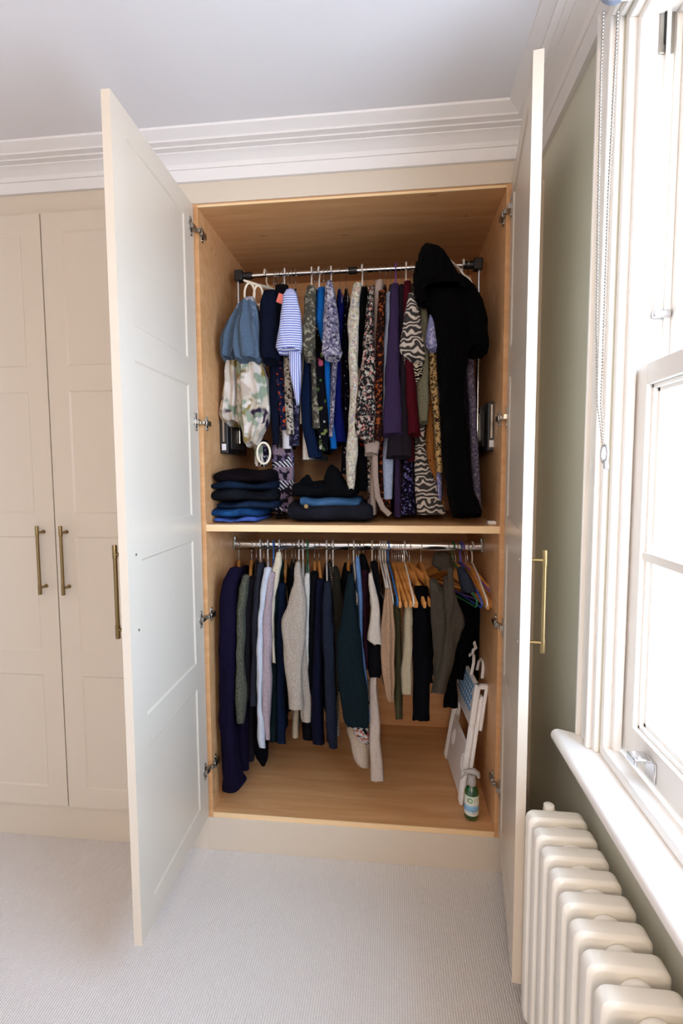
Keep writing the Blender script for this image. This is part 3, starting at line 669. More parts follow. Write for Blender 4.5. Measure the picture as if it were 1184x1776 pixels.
def slab(name, px, Y, mat, parent, xr, yr, zr, yb=0.50, seed=0, amp=0.006, tmax=0.0095, shoulder=None, hemdrop=0.0, neck=0.070):
    """the body of a garment on its hanger: runs from its front edge to the back of the wardrobe"""
    R_ = rows_of(px, Y); N = max(10, int((R_[0][0] - R_[-1][0]) / 0.025)); R_ = resample(R_, N)
    zsh = R_[0][0]; znk = zr - neck; zb = R_[-1][0]
    yf = R_[0][3]; xb = xr + (xr - R_[0][1]) * (yb - yr) / max(.05, (yr - yf)); xb = max(.015, min(.985, xb))
    U = [0, .012, .04, .09, .16, .25, .35, .45, .55, .65, .75, .85, .95, 1.0]
    bm = bmesh.new(); sides = []
    for s in (-1, 1):
        g = []
        for i in range(N + 1):
            v = i / N; z_, xf, hw, yy = R_[i]; row = []
            for u in U:
                un = abs((lerp(yy, yb, u) - yr) / (yb - yr)); un = min(1, un)
                hz = zr - neck - .105 * un ** 1.35
                ztop = zsh + (znk - zsh) * (1 - un ** 1.35) if zsh < zr - neck - .105 else lerp(zsh, hz, min(1, u / .2))
                ztop = max(ztop, hz - .0) if zsh < zr - neck - .105 and False else ztop
                zbot = zb - hemdrop * u
                z = lerp(ztop, zbot, v)
                t0 = max(.0035, hw); t = lerp(t0, min(t0, tmax), min(1, u / .22)) if t0 > tmax else lerp(t0, min(tmax, t0 * 1.3), min(1, u / .2))
                t *= math.sqrt(max(.0, 1 - (1 - min(1, u / .045)) ** 2)) if u < .045 else 1
                if u > .95: t *= .4 if u == 1 else .8
                if v < .05: t *= .55 + .45 * v / .05
                wv_ = amp * (math.sin(u * 23 + seed * 2.3 + math.sin(v * 3 + seed)) * .6 + noise.noise(Vector((u * 6, v * 3, seed * 5.3)))) * min(1, v * 3 + .15) * min(1, u * 5)
                row.append(bm.verts.new((lerp(xf, lerp(xf, xb, u), 1) + s * t + wv_, lerp(yy, yb, u), z)))
            g.append(row)
        sides.append(g)
    a, b = sides; C = len(U)
    for i in range(N):
        for j in range(C - 1):
            bm.faces.new((a[i][j], a[i][j + 1], a[i + 1][j + 1], a[i + 1][j])); bm.faces.new((b[i][j], b[i + 1][j], b[i + 1][j + 1], b[i][j + 1]))
        for j in (0, C - 1): bm.faces.new((a[i][j], a[i + 1][j], b[i + 1][j], b[i][j]))
    for j in range(C - 1):
        bm.faces.new((a[0][j], b[0][j], b[0][j + 1], a[0][j + 1])); bm.faces.new((a[N][j], a[N][j + 1], b[N][j + 1], b[N][j]))
    bmesh.ops.remove_doubles(bm, verts=bm.verts, dist=1e-5)
    return mesh_obj(name, bm, mat, parent, angle=70)
SEED = [0]
def collar(px, py, Y, w, h, mat, parent):
    p = at(px, py, Y); bm = bmesh.new(); K = 20
    pts = [p + Vector((w * math.cos(a), w * 1.4 * math.sin(a), h * .25 * math.sin(a))) for a in [2 * PI * k / K for k in range(K)]]
    tube(bm, pts, h * .5, 8, closed=True, flat=.5); return mesh_obj('collar', bm, mat, parent)
def garment(rail, name, label, cat, mat, hook, sleeve=None, body=None, Y=0.08, BY=None, kind='velvet', hl=None, group=None, yb=0.50, depth=.030, amp=.10, hemdrop=0, tmax=.0095, extra=None, yaw=None, bodymat=None, drop=0, folds=3):
    SEED[0] += 1; sd = SEED[0]
    yr, zr, pyr = (UY, UZ, 468) if rail == 'u' else (RY, RZ, 947)
    xr = at(hook, pyr, yr).x
    src = sleeve or body
    xf = at((src[0][1] + src[0][2]) / 2, src[0][0], Y).x
    yw = yaw if yaw is not None else yaw_for(xr, xf, yr, Y)
    root = empty(name, (xr, yr, zr - .07), label=label, cat=cat, group=group)
    if body: slab('body' if sleeve else 'garment_body', body, BY if BY is not None else (Y + .035 if sleeve else Y), bodymat or mat, root, xr, yr, zr, yb=yb, seed=sd, hemdrop=hemdrop, tmax=tmax, neck=.068 if kind != 'wood' else .084)
    if sleeve: tubecloth('sleeve', sleeve, Y, mat, root, depth=depth, seed=sd, amp=amp, folds=folds)
    if extra: extra(root)
    if kind:
        hanger(kind, xr, yr, zr, -yw if False else yw, hl or f'{HD[kind]} holding the {SHORT(label)}', {'u': 'hangers on the upper rail', 'l': 'hangers on the lower rail'}[rail], drop)
    return root
HD = {'wood': 'wooden hanger', 'velvet': 'slim black hanger', 'white': 'white plastic hanger', 'cream': 'cream plastic hanger', 'blue': 'blue plastic hanger', 'green': 'green plastic hanger', 'wire': 'wire hanger', 'royal': 'royal blue plastic hanger', 'purple': 'purple plastic hanger'}
def SHORT(l):
    w = l.replace(',', '').split(' ')
    stops = {'hanging', 'hung', 'on', 'beside', 'between', 'behind', 'under', 'whose', 'rising', 'turned', 'reaching', 'showing', 'peeping', 'beneath', 'directly', 'ending', 'squeezed', 'at', 'over', 'below', 'right', 'left', 'edge', 'tucked'}
    for i in range(2, len(w)):
        if w[i] in stops: w = w[:i]; break
    w = w[:10]
    while w[-1] in ('with', 'and', 'the', 'its', 'a', 'of', 'to', 'long', 'wide', 'sleeve'): w.pop()
    return ' '.join(w)

F = cloth
# ============================================================ upper rail, left to right
GU = 'clothes on the upper rail'
# scarf hanger with two scarves pulled through its loops
sr = empty('scarf_hanger', (0.14, UY, 2.06), label='cream plastic scarf hanger with loops at the left end of the upper rail', cat='hanger', group='hangers on the upper rail')
p0 = at(460, 470, UY); bm = bmesh.new(); tube(bm, arc((p0.x, UY, UZ), .019, PI * 1.1, 0, 10) + [Vector((p0.x, UY + .012, UZ - .02)), at(462, 490, UY - .01), at(466, 498, UY - .04)], .0034, 8); mesh_obj('hook', bm, M['creamplastic'], sr)
bm = bmesh.new(); tube(bm, [at(422, 486, .17), at(445, 494, .19), at(466, 499, .26), at(484, 506, .34)], [.004, .006, .006, .004], 8, flat=.6); mesh_obj('bar', bm, M['creamplastic'], sr)
for c_, r_ in (((434, 512), .034), ((449, 514), .030)):
    c0 = at(c_[0], c_[1], .15); bm = bmesh.new(); tube(bm, [c0 + Vector((r_ * .55 * math.cos(a), -.01, r_ * 1.15 * math.sin(a))) for a in [i * PI / 10 for i in range(20)]], .004, 8, closed=True); mesh_obj('loop', bm, M['creamplastic'], sr)
mB = F('blue_grey_chiffon', '56697F', 'sparse', ('A9A3A8', '7C8A9C'), .8)
sc_ = empty('scarf', at(425, 560, .13), label='grey-blue scarf with pale sprigs draped through the loop of the cream scarf hanger', cat='scarf', group=GU)
tubecloth('left_fall', [(518, 424, 434), (535, 410, 432), (560, 395, 430), (590, 385, 425), (615, 384, 412), (627, 388, 404)], .13, mB, sc_, .035, 1, 7, .34)
tubecloth('right_fall', [(516, 426, 440), (540, 418, 448), (575, 408, 453), (605, 404, 456), (622, 408, 457), (632, 420, 450)], .10, mB, sc_, .035, 2, 8, .34)
mC = F('camo_blossom', 'CDC2B2', 'camo', ('B8A898', '857440', '40304E', '8E9C88', 'D8CFC6'), .9)
sc_ = empty('scarf', at(430, 700, .16), label='cream scarf printed with olive, purple and green blotches under the grey-blue scarf', cat='scarf', group=GU)
tubecloth('left_fall', [(620, 396, 418), (650, 392, 420), (690, 387, 420), (722, 383, 418), (738, 396, 416)], .17, mC, sc_, .04, 3, 7, .34)
tubecloth('right_fall', [(620, 415, 456), (660, 413, 464), (710, 414, 470), (735, 418, 465), (760, 424, 452), (775, 430, 447)], .14, mC, sc_, .04, 4, 8, .34)
c0 = at(457, 786, .14); bm = bmesh.new(); tube(bm, [c0 + Vector((.0235 * math.cos(a), .004 * math.cos(a), .039 * math.sin(a))) for a in [i * PI / 12 for i in range(24)]], .0042, 8, closed=True); mesh_obj('ring', bm, M['creamplastic'], sc_)
bm = bmesh.new()
for i in range(9):
    q = at(442 + i * 1.6, 772, .15); tube(bm, [q, q + Vector((.004 * math.sin(i * 2.1), .003, -.035)), q + Vector((.006 * math.sin(i * 3.3), .0, -.07 - .01 * math.sin(i)))], .0018, 5)
mesh_obj('fringe', bm, mC, sc_)
mG = F('folk_scarf', '8A7684', 'geo', ('1C1C26', 'C8C4CC', '221E28', '6A5A78', '2A2430'), 1.2)
sc_ = empty('scarf', at(490, 780, .22), label='pink-grey scarf with black and white zigzag border hanging down between the folded jeans', cat='scarf', group=GU)
tubecloth('scarf_fall', [(640, 478, 492), (750, 474, 500), (790, 472, 509), (850, 472, 511), (880, 474, 509), (893, 478, 502)], .20, mG, sc_, .03, 5, 3, .14)
bm = bmesh.new()
for i in range(11):
    q = at(479 + i * 2.2, 890, .20); tube(bm, [q, q + Vector((.004 * math.sin(i * 2.1), -.003, -.02)), Vector((q.x + .006 * math.sin(i * 3.3), q.y - .006, ZS + .003))], .002, 5)
mesh_obj('fringe', bm, F('black_fringe', '1A171C'), sc_)
bm = bmesh.new(); lp_ = at(457, 785, .20)
tubecloth('ring_end', [(765, 449, 465), (785, 447, 467), (808, 450, 462)], .215, mG, sc_, .014, 6, 2, .1)
bm.free()

garment('u', 'top', 'plain navy short-sleeved top beside the grey-blue scarf', 'top', F('navy_jersey', '10172E'), 474, sleeve=[(505, 458, 480), (530, 452, 483), (580, 451, 486), (618, 453, 487), (630, 458, 484)], body=[(510, 466, 484), (625, 466, 486), (700, 466, 485), (770, 472, 484)], Y=.09, group=GU)
def lab(root):
    p = at(487, 518, .07); bm = bmesh.new(); box(bm, (-.013, -.001, -.016), (.013, .001, .016), Matrix.Translation(p) @ Matrix.Rotation(.35, 4, 'Y')); mesh_obj('neck_label', bm, M['pink'], root)
garment('u', 'top', 'black lace top with a coral label beside the plain navy top', 'top', F('black_lace', '121118'), 482, sleeve=[(496, 478, 500), (515, 480, 504), (560, 484, 503), (600, 486, 502)], body=[(505, 482, 502), (700, 486, 500), (735, 486, 500)], Y=.10, group=GU, extra=lab)
garment('u', 'cardigan', 'long charcoal grey knit hanging behind the cream blotched scarf', 'cardigan', F('charcoal_knit', '4A443F', 'heather', ('35302C',)), 478, body=[(520, 472, 482), (640, 466, 474), (700, 470, 480), (776, 478, 490)], Y=.16, group=GU)
garment('u', 'top', 'dark navy top embroidered with orange and red flowers', 'top', F('embroidered_navy', '141B3C', 'floral', ('1E3C66', 'A83C1A', '141B3C'), .8), 489, body=[(520, 480, 494), (640, 476, 492), (700, 480, 496), (745, 487, 500)], Y=.12, group=GU)
garment('u', 'top', 'white cotton top showing only its lower half behind the striped blouse', 'top', F('white_cotton', 'D3D1D6'), 493, body=[(530, 492, 502), (640, 484, 498), (700, 486, 500), (778, 489, 506)], Y=.135, group=GU, kind='white')
garment('u', 'blouse', 'black and cream speckled blouse hanging below the striped blouse', 'blouse', F('speckle', 'B9AFA2', 'floral', ('2A2522', 'B8AEA2', '3A332E'), 1.6), 499, body=[(540, 494, 506), (620, 491, 504), (700, 493, 508), (753, 496, 511)], Y=.105, group=GU)
garment('u', 'blouse', 'dark navy blouse with small pale paisley marks beside the speckled one', 'blouse', F('dark_paisley', '2B2A45', 'floral', ('4E4A66', '1B1A2C', '76708A'), 1.2), 505, body=[(540, 505, 515), (620, 505, 516), (700, 507, 520), (773, 500, 521)], Y=.125, group=GU)
mS = F('blue_stripe_cotton', '6F7DC4', 'stripeh', ('D8DCF2',), .9)
def strp(root):
    tubecloth('shirt_front', [(600, 500, 522), (640, 503, 522), (680, 510, 521), (702, 515, 519)], .065, F('blue_stripe_plain', '7A86C8', 'stripev', ('D4D8F0',), 1.0), root, .02, 8, 3, .15)
garment('u', 'blouse', 'pale blue and white striped blouse with gathered short sleeves', 'blouse', mS, 512, sleeve=[(503, 497, 510), (515, 492, 516), (550, 487, 522), (585, 480, 524), (602, 478, 525), (612, 484, 522)], body=[(510, 503, 516), (600, 506, 520), (690, 510, 520)], Y=.045, BY=.10, group=GU, extra=strp, yaw=None, depth=.025, amp=.16)
garment('u', 'cardigan', 'cream cardigan edge hanging to the left of the khaki top', 'cardigan', F('cream_knit', 'CFC4B0'), 540, body=[(505, 534, 546), (560, 523, 532), (640, 521, 528), (735, 518, 526)], Y=.14, group=GU, kind='white')
mK = F('khaki_embroidery', '5C584C', 'floral', ('6E6A5C', '8E8874', '57534A'), 1.0)
garment('u', 'blouse', 'khaki blouse with embroidered sprigs and short sleeves', 'blouse', mK, 545, sleeve=[(497, 533, 546), (515, 530, 547), (560, 526, 547), (600, 525, 545), (626, 528, 541)], body=[(510, 538, 550), (620, 538, 549), (680, 540, 552), (742, 541, 560)], Y=.05, BY=.09, group=GU, depth=.02)
garment('u', 'top', 'off-white top with its hem hanging below a navy top', 'top', F('offwhite_jersey', 'D9D3CC'), 553, body=[(520, 536, 548), (640, 528, 540), (733, 522, 536), (797, 522, 537)], Y=.15, group=GU, kind='white')
garment('u', 'top', 'dark blue jersey top beside the khaki blouse', 'top', F('ink_blue_jersey', '0F2346'), 549, body=[(520, 540, 552), (628, 525, 541), (700, 519, 543), (738, 521, 545), (793, 533, 560)], Y=.115, group=GU)
garment('u', 'blouse', 'black blouse with large lemon, pink and green flowers', 'blouse', F('tropical_black', '0C0D16', 'sparse', ('B8B05A', 'B0506A', '4F6A3A', 'A9A7A0', '6A7440'), 1.0), 561, body=[(530, 548, 562), (600, 544, 563), (660, 542, 564), (720, 548, 570), (782, 552, 570)], Y=.09, group=GU)
garment('u', 'top', 'bright cobalt blue top behind the grey floral blouse', 'top', F('cobalt_jersey', '0F5AA6'), 568, sleeve=[(500, 552, 567), (530, 548, 568), (556, 546, 566), (575, 552, 567), (600, 560, 571)], body=[(520, 560, 572), (640, 560, 573), (725, 567, 578), (778, 572, 585)], Y=.085, BY=.10, group=GU)
mF = F('grey_ditsy', '6F6A82', 'floral', ('9A95A4', '4A4660', 'B4AFB2'), 1.3)
garment('u', 'blouse', 'grey ditsy floral blouse with frilled cuffs', 'blouse', mF, 574, sleeve=[(488, 566, 576), (510, 562, 581), (560, 561, 588), (600, 560, 592), (615, 560, 596), (624, 565, 590)], body=[(510, 571, 583), (620, 576, 586), (690, 573, 581), (757, 570, 577)], Y=.045, BY=.08, group=GU, kind='white', depth=.022)
garment('u', 'top', 'royal blue sleeveless top beside the dotted navy dress', 'top', F('royal_jersey', '14207E'), 588, body=[(508, 586, 598), (620, 580, 593), (700, 579, 594), (766, 577, 602)], Y=.12, group=GU, kind='wire')
garment('u', 'dress', 'dark navy dress with tiny white dots behind the cream floral dress', 'dress', F('dotted_navy', '0E0E1C', 'dots', ('B8B4C0',), 1.0), 600, body=[(510, 596, 608), (620, 592, 606), (790, 592, 606), (822, 590, 602)], Y=.15, group=GU, kind='wire')
garment('u', 'dress', 'long cream dress with faded flower print reaching towards the jeans', 'dress', F('cream_flower', 'C3BBA6', 'floral', ('CEC8B6', '9C9A80', 'B08E84', '8A8A98', 'C6C0AC'), 1.2), 628, sleeve=[(492, 613, 627), (520, 608, 625), (570, 603, 622), (640, 604, 621), (700, 607, 624), (790, 600, 620), (835, 602, 616), (850, 606, 613)], body=[(505, 616, 628), (780, 606, 620)], Y=.06, BY=.10, group=GU, kind='white', depth=.02)
mR = F('black_red_flower', '07070B', 'sparse', ('A82018',), .55)
garment('u', 'dress', 'black dress with scattered red flowers beside the cream dress', 'dress', mR, 635, sleeve=[(500, 624, 637), (540, 619, 636), (600, 616, 633), (636, 614, 628)], body=[(510, 626, 638), (640, 622, 634), (780, 618, 636), (852, 616, 638)], Y=.09, BY=.125, group=GU)
mP = F('pink_black_garden', '2C2A2C', 'floral', ('B0A89C', '8A8478', '1D1B1E', 'B87A70', '242224'), 1.1)
garment('u', 'dress', 'cream, black and pink garden-print dress with long sleeves', 'dress', mP, 648, sleeve=[(498, 638, 648), (540, 635, 648), (600, 629, 650), (650, 624, 650), (700, 618, 650), (740, 614, 650), (758, 617, 649), (768, 634, 648)], body=[(510, 641, 652), (760, 634, 648), (850, 636, 648), (888, 634, 650)], Y=.05, BY=.13, group=GU, depth=.028)
def belt(root):
    bm = bmesh.new(); tube(bm, [at(650, 780, .10), at(651, 830, .10), at(655, 862, .10), at(664, 882, .09), at(676, 893, .08)], .0095, 10, flat=.4); mesh_obj('tie_belt', bm, F('taupe_crepe', 'A8958A'), root)
garment('u', 'dress', 'taupe dress with cuffed sleeve and long hanging tie belt', 'dress', F('taupe_crepe', 'A8958A'), 659, sleeve=[(487, 652, 665), (510, 649, 664), (560, 648, 659), (640, 648, 657), (700, 642, 657), (764, 629, 658), (790, 632, 655)], body=[(500, 656, 668), (780, 642, 656), (893, 640, 652)], Y=.085, BY=.115, group=GU, extra=belt, depth=.02)
garment('u', 'dress', 'dark brown dress printed with rust and orange flowers', 'dress', F('autumn_floral', '2A1512', 'floral', ('4A1E18', '8E4A24', '231012'), 1.3), 668, sleeve=[(505, 656, 668), (560, 653, 666), (640, 649, 665), (768, 648, 664)], body=[(515, 660, 671), (770, 654, 668), (878, 655, 680)], Y=.065, BY=.13, group=GU, depth=.02)
garment('u', 'shirt', 'pale blue chambray shirt between the rust floral and purple dresses', 'shirt', F('chambray', '8E9DBA', 'heather', ('A6B0C6',)), 677, sleeve=[(508, 669, 680), (560, 667, 678), (640, 664, 674), (755, 663, 672)], body=[(515, 672, 682), (700, 668, 680), (800, 661, 684), (866, 664, 681)], Y=.085, BY=.12, group=GU)
garment('u', 'dress', 'plum purple sweater dress with wide sleeve cuff', 'dress', F('plum_jersey', '443358'), 686, sleeve=[(493, 679, 691), (515, 676, 692), (580, 672, 691), (650, 668, 693), (735, 665, 697), (757, 664, 698)], body=[(505, 683, 695), (750, 683, 695), (897, 683, 696)], Y=.05, BY=.13, group=GU, kind='purple', depth=.024)
garment('u', 'dress', 'dark brown-grey dress whose wide hem shows below the purple sleeve', 'dress', F('cocoa_jersey', '2E2630'), 696, sleeve=[(495, 691, 702), (560, 690, 704), (640, 690, 706), (735, 690, 712), (760, 673, 715), (795, 669, 713)], body=[(510, 693, 705), (780, 690, 704)], Y=.075, BY=.11, group=GU, depth=.02)
garment('u', 'top', 'dark red top beside the zebra print blouse', 'top', F('dark_red_jersey', '5A101E'), 704, sleeve=[(489, 700, 713), (520, 698, 712), (600, 699, 714), (690, 704, 722), (757, 707, 729)], body=[(500, 704, 715), (700, 705, 718), (800, 709, 720)], Y=.06, BY=.10, group=GU, kind='white', depth=.02)
garment('u', 'dress', 'navy dress sprinkled with lilac flowers beneath the dark red top', 'dress', F('lilac_night', '15132A', 'floral', ('1C1838', '544C8A', '0F0E1E', '7470A0', '100F20'), 1.0), 711, body=[(520, 704, 715), (700, 700, 716), (800, 698, 716), (860, 693, 721), (893, 690, 723)], Y=.15, group=GU)
mZ = F('grey_zebra', '4E4A49', 'zebra', ('C2B5A9',), 1.0)
garment('u', 'dress', 'long grey and cream zebra-striped dress under the zebra blouse', 'dress', mZ, 721, body=[(530, 716, 728), (700, 720, 736), (760, 719, 738), (800, 717, 742), (850, 716, 764), (893, 720, 778)], Y=.115, group=GU, tmax=.012)
garment('u', 'blouse', 'black and cream zebra-print blouse peeping out under the grey zebra sleeve', 'blouse', F('black_zebra', '121013', 'zebra', ('C8B9A4',), 1.7), 717, sleeve=[(560, 708, 728), (605, 695, 728), (628, 692, 733), (650, 706, 733), (670, 704, 722), (696, 702, 716)], body=[(540, 712, 726), (690, 706, 720)], Y=.07, BY=.10, group=GU, depth=.018)
garment('u', 'blouse', 'grey and cream zebra-print blouse with short sleeve beside the dark red top', 'blouse', mZ, 714, sleeve=[(510, 707, 717), (530, 704, 723), (560, 699, 730), (600, 692, 735), (615, 692, 737), (629, 716, 735)], body=[(515, 711, 724), (610, 712, 726), (690, 714, 728)], Y=.035, BY=.085, group=GU, depth=.022)
garment('u', 'dress', 'olive linen dress with a knotted waist beside the zebra blouse', 'dress', F('olive_linen', '777460', 'heather', ('66634F',)), 731, sleeve=[(525, 727, 738), (580, 727, 742), (640, 722, 745), (680, 722, 746), (715, 724, 744), (735, 728, 741)], body=[(530, 730, 741), (735, 728, 740)], Y=.085, BY=.12, group=GU, depth=.018)
garment('u', 'dress', 'rust-orange dress with tiny dots showing below the olive one', 'dress', F('rust_dots', '96602F', 'dots', ('5E3018',), .7), 740, body=[(520, 737, 746), (640, 737, 747), (725, 740, 753), (790, 735, 756), (840, 745, 762), (875, 758, 774)], Y=.135, group=GU, kind='wire')
garment('u', 'dress', 'yellow and black leopard-print dress beside the black coat', 'dress', F('leopard', 'C2A06C', 'leopard', ('17120F',), 1.0), 749, body=[(540, 745, 756), (600, 742, 757), (660, 744, 760), (757, 754, 766), (820, 758, 768)], Y=.085, group=GU)
mL = F('lilac_ditsy', '8A8AB4', 'floral', ('B6B4D4', '6A6A98'), 1.5)
garment('u', 'blouse', 'lilac ditsy floral blouse with a short sleeve tucked beside the black coat', 'blouse', mL, 758, sleeve=[(545, 744, 751), (570, 739, 757), (600, 737, 760), (609, 744, 758)], body=[(550, 748, 760), (760, 754, 764), (868, 758, 767)], Y=.06, BY=.12, group=GU, depth=.016)
garment('u', 'dress', 'mauve small-print dress hanging behind the black coat at the right end', 'dress', F('mauve_print', '7E7894', 'floral', ('A09BB2', '5C5672'), 1.6), 812, body=[(560, 806, 824), (620, 806, 825), (680, 809, 823), (750, 815, 828), (810, 818, 832), (850, 822, 835), (886, 826, 836)], Y=.20, group=GU, tmax=.012)
# black coat with fur hood
ct = empty('coat', at(790, 470, .18), label='long black hooded coat at the right end of the upper rail, reaching the shelf', cat='coat', group=GU)
mBk = F('black_wool', '060507', rough=1.0, weave=.5)
tubecloth('coat_body', [(500, 728, 800), (530, 738, 815), (570, 752, 816), (620, 757, 811), (660, 761, 805), (700, 762, 804), (760, 764, 811), (800, 766, 813), (850, 776, 820), (875, 780, 830), (890, 784, 835), (897, 788, 833)], .075, mBk, ct, .07, 31, 4, .16)
tubecloth('sleeve', [(478, 778, 800), (500, 784, 822), (525, 793, 836), (560, 803, 845), (600, 807, 847), (614, 809, 844)], .06, mBk, ct, .045, 32, 3, .1)
tubecloth('hood', [(423, 736, 742), (431, 730, 757), (445, 725, 770), (470, 721, 788), (500, 722, 806), (520, 730, 812)], .05, mBk, ct, .075, 33, 2, .06)
tubecloth('fur_trim', [(455, 720, 732), (480, 717, 734), (505, 719, 738), (530, 729, 744)], .02, F('black_fur', '070607', rough=1, weave=1.0), ct, .02, 34, 5, .3)
h_ = empty('plastic_hanger', (0.90, UY, UZ), label='white plastic hanger holding the long black coat', cat='hanger', group='hangers on the upper rail')
P0 = at(803, 468, UY)
bm = bmesh.new(); tube(bm, arc((P0.x, UY, UZ), .019, PI * 1.1, 0, 10) + [Vector((P0.x, UY + .012, UZ - .018)), at(800, 468, UY - .06)], .0034, 8); mesh_obj('hook', bm, M['whiteplastic'], h_)
bm = bmesh.new(); tube(bm, [at(766, 440, .13), at(780, 452, .16), at(797, 467, .22), at(805, 478, .22), at(814, 484, .20), at(824, 505, .16)], .0042, 8); mesh_obj('frame', bm, M['whiteplastic'], h_)

# ============================================================ lower rail, left to right
GL = 'clothes on the lower rail'
def low(name, label, cat, mat, hook, **k): return garment('l', name, label, cat, mat, hook, group=GL, **k)
low('coat', 'long dark purple wool coat at the left end of the lower rail', 'coat', F('aubergine_wool', '150F26', 'heather', ('1B1234',)), 414, sleeve=[(985, 399, 418), (1005, 389, 414), (1040, 383, 411), (1150, 382, 410), (1250, 382, 409), (1300, 386, 411), (1345, 388, 419), (1358, 386, 428), (1372, 388, 404)], body=[(985, 404, 420), (1200, 405, 432), (1338, 408, 432)], Y=.06, BY=.10, kind='wood', depth=.04, tmax=.014)
low('sweater', 'grey-green fine knit sweater beside the purple coat', 'sweater', F('sage_knit', '5E5E50', 'heather', ('535346',)), 436, sleeve=[(998, 421, 432), (1020, 416, 430), (1060, 411, 425), (1150, 411, 424), (1200, 409, 427), (1240, 410, 426), (1255, 412, 423)], body=[(1000, 424, 434), (1240, 414, 426)], Y=.055, BY=.09, kind='wood', depth=.025)
low('cardigan', 'charcoal cardigan with long sleeves beside the grey-green sweater', 'cardigan', F('charcoal_fine', '26242C', 'heather', ('1E1C24',)), 444, sleeve=[(1000, 433, 444), (1050, 425, 439), (1150, 424, 436), (1215, 428, 440)], body=[(1000, 436, 446), (1215, 430, 440), (1322, 425, 440)], Y=.09, BY=.12, kind='velvet', depth=.02)
low('shirt', 'slate grey shirt beside the charcoal cardigan', 'shirt', F('slate_poplin', '33343F', 'heather', ('2A2B36',)), 451, sleeve=[(978, 446, 457), (1010, 443, 455), (1060, 438, 453), (1150, 437, 449), (1225, 434, 447)], body=[(985, 448, 458), (1200, 444, 452)], Y=.065, BY=.10, kind='white', depth=.022)
low('dress', 'black dress with a rounded hem behind the white shirt', 'dress', F('black_crepe', '08080F'), 457, body=[(1000, 450, 462), (1200, 444, 460), (1250, 432, 464), (1300, 436, 468), (1318, 442, 466), (1330, 452, 460)], Y=.12, kind='velvet', tmax=.012)
low('shirt', 'white shirt with long sleeve beside the slate grey shirt', 'shirt', F('cool_white_cotton', 'C2C7D2'), 464, sleeve=[(985, 458, 471), (1010, 454, 465), (1060, 449, 458), (1150, 446, 456), (1220, 446, 456), (1280, 447, 459), (1297, 450, 460)], body=[(992, 461, 471), (1240, 452, 462)], Y=.045, BY=.08, kind='white', depth=.018)
low('cardigan', 'pinkish beige knit cardigan beside the white shirt', 'cardigan', F('blush_knit', 'A8969A', 'heather', ('968488',)), 474, sleeve=[(992, 464, 478), (1020, 461, 474), (1070, 456, 472), (1150, 455, 471), (1230, 456, 469), (1283, 461, 467)], body=[(998, 467, 478), (1270, 461, 470)], Y=.055, BY=.09, kind='blue', depth=.022)
low('cardigan', 'cream knit cardigan rising high beside the blue hanger', 'cardigan', F('ecru_knit', 'CFC3AC'), 484, sleeve=[(958, 479, 487), (975, 476, 489), (1000, 470, 484), (1040, 468, 478), (1100, 470, 476), (1150, 472, 477)], body=[(975, 478, 489), (1220, 471, 478)], Y=.07, BY=.11, kind='white', depth=.018)
low('sweater', 'dark bottle green sweater beside the cream cardigan', 'sweater', F('bottle_green', '0E1E20'), 489, sleeve=[(975, 479, 493), (1010, 476, 488), (1100, 471, 482), (1200, 469, 482), (1287, 468, 482)], body=[(985, 483, 493), (1280, 474, 484)], Y=.09, BY=.12, kind='velvet', depth=.02)
low('sweater', 'dark petrol blue sweater on a wooden hanger beside the bottle green one', 'sweater', F('petrol_knit', '101E38'), 495, sleeve=[(1012, 484, 496), (1060, 482, 496), (1200, 481, 494), (1290, 482, 495)], body=[(1012, 487, 498), (1280, 484, 495)], Y=.08, BY=.11, kind='wood', depth=.02)
low('dress', 'black shift dress between the petrol and oatmeal sweaters', 'dress', F('ink_crepe', '07080C'), 506, body=[(985, 495, 514), (1060, 493, 512), (1180, 494, 508), (1235, 494, 505)], Y=.13, kind='velvet')
low('sweater', 'black thin sweater directly behind the oatmeal sweater', 'sweater', F('soft_black', '0B0B10'), 512, body=[(1000, 503, 519), (1100, 500, 530), (1240, 520, 540), (1285, 524, 546)], Y=.15, kind='velvet')
mO = F('oatmeal_knit', 'AB9F92', 'heather', ('9A8D80',), weave=.5)
def oat(root):
    tubecloth('sleeve', [(1030, 508, 534), (1100, 510, 532), (1160, 515, 534), (1210, 519, 540), (1240, 521, 541), (1253, 524, 539)], .075, mO, root, .02, 51, 3, .1)
low('sweater', 'oatmeal beige knitted sweater turned to the front on a white hanger', 'sweater', mO, 518, sleeve=[(975, 513, 520), (985, 511, 522), (1005, 510, 525), (1040, 501, 530), (1075, 490, 531), (1092, 488, 531), (1120, 491, 528), (1170, 495, 524), (1231, 500, 525)], body=[(985, 514, 524), (1060, 514, 528), (1220, 520, 532)], Y=.03, BY=.11, kind='white', depth=.022, extra=oat)
low('shirt', 'white linen shirt on a green hanger beside the oatmeal sweater', 'shirt', F('white_linen', 'D2CCC2'), 533, sleeve=[(995, 529, 537), (1010, 526, 537), (1100, 526, 537), (1180, 524, 534)], body=[(1000, 531, 539), (1180, 527, 536)], Y=.085, BY=.11, kind='green', depth=.018)
low('trousers', 'cream trouser leg ending just under the oatmeal sweater', 'trousers', F('cream_twill', 'C6BCAA'), 525, body=[(1010, 520, 530), (1180, 508, 522), (1281, 505, 517)], Y=.16, kind='white')
low('jacket', 'black jacket on a wooden hanger right of the white linen shirt', 'jacket', F('jet_wool', '0A0A12'), 545, sleeve=[(992, 539, 552), (1050, 536, 550), (1180, 534, 546), (1282, 526, 542)], body=[(1000, 542, 553), (1280, 534, 546)], Y=.09, BY=.12, kind='wood', depth=.025)
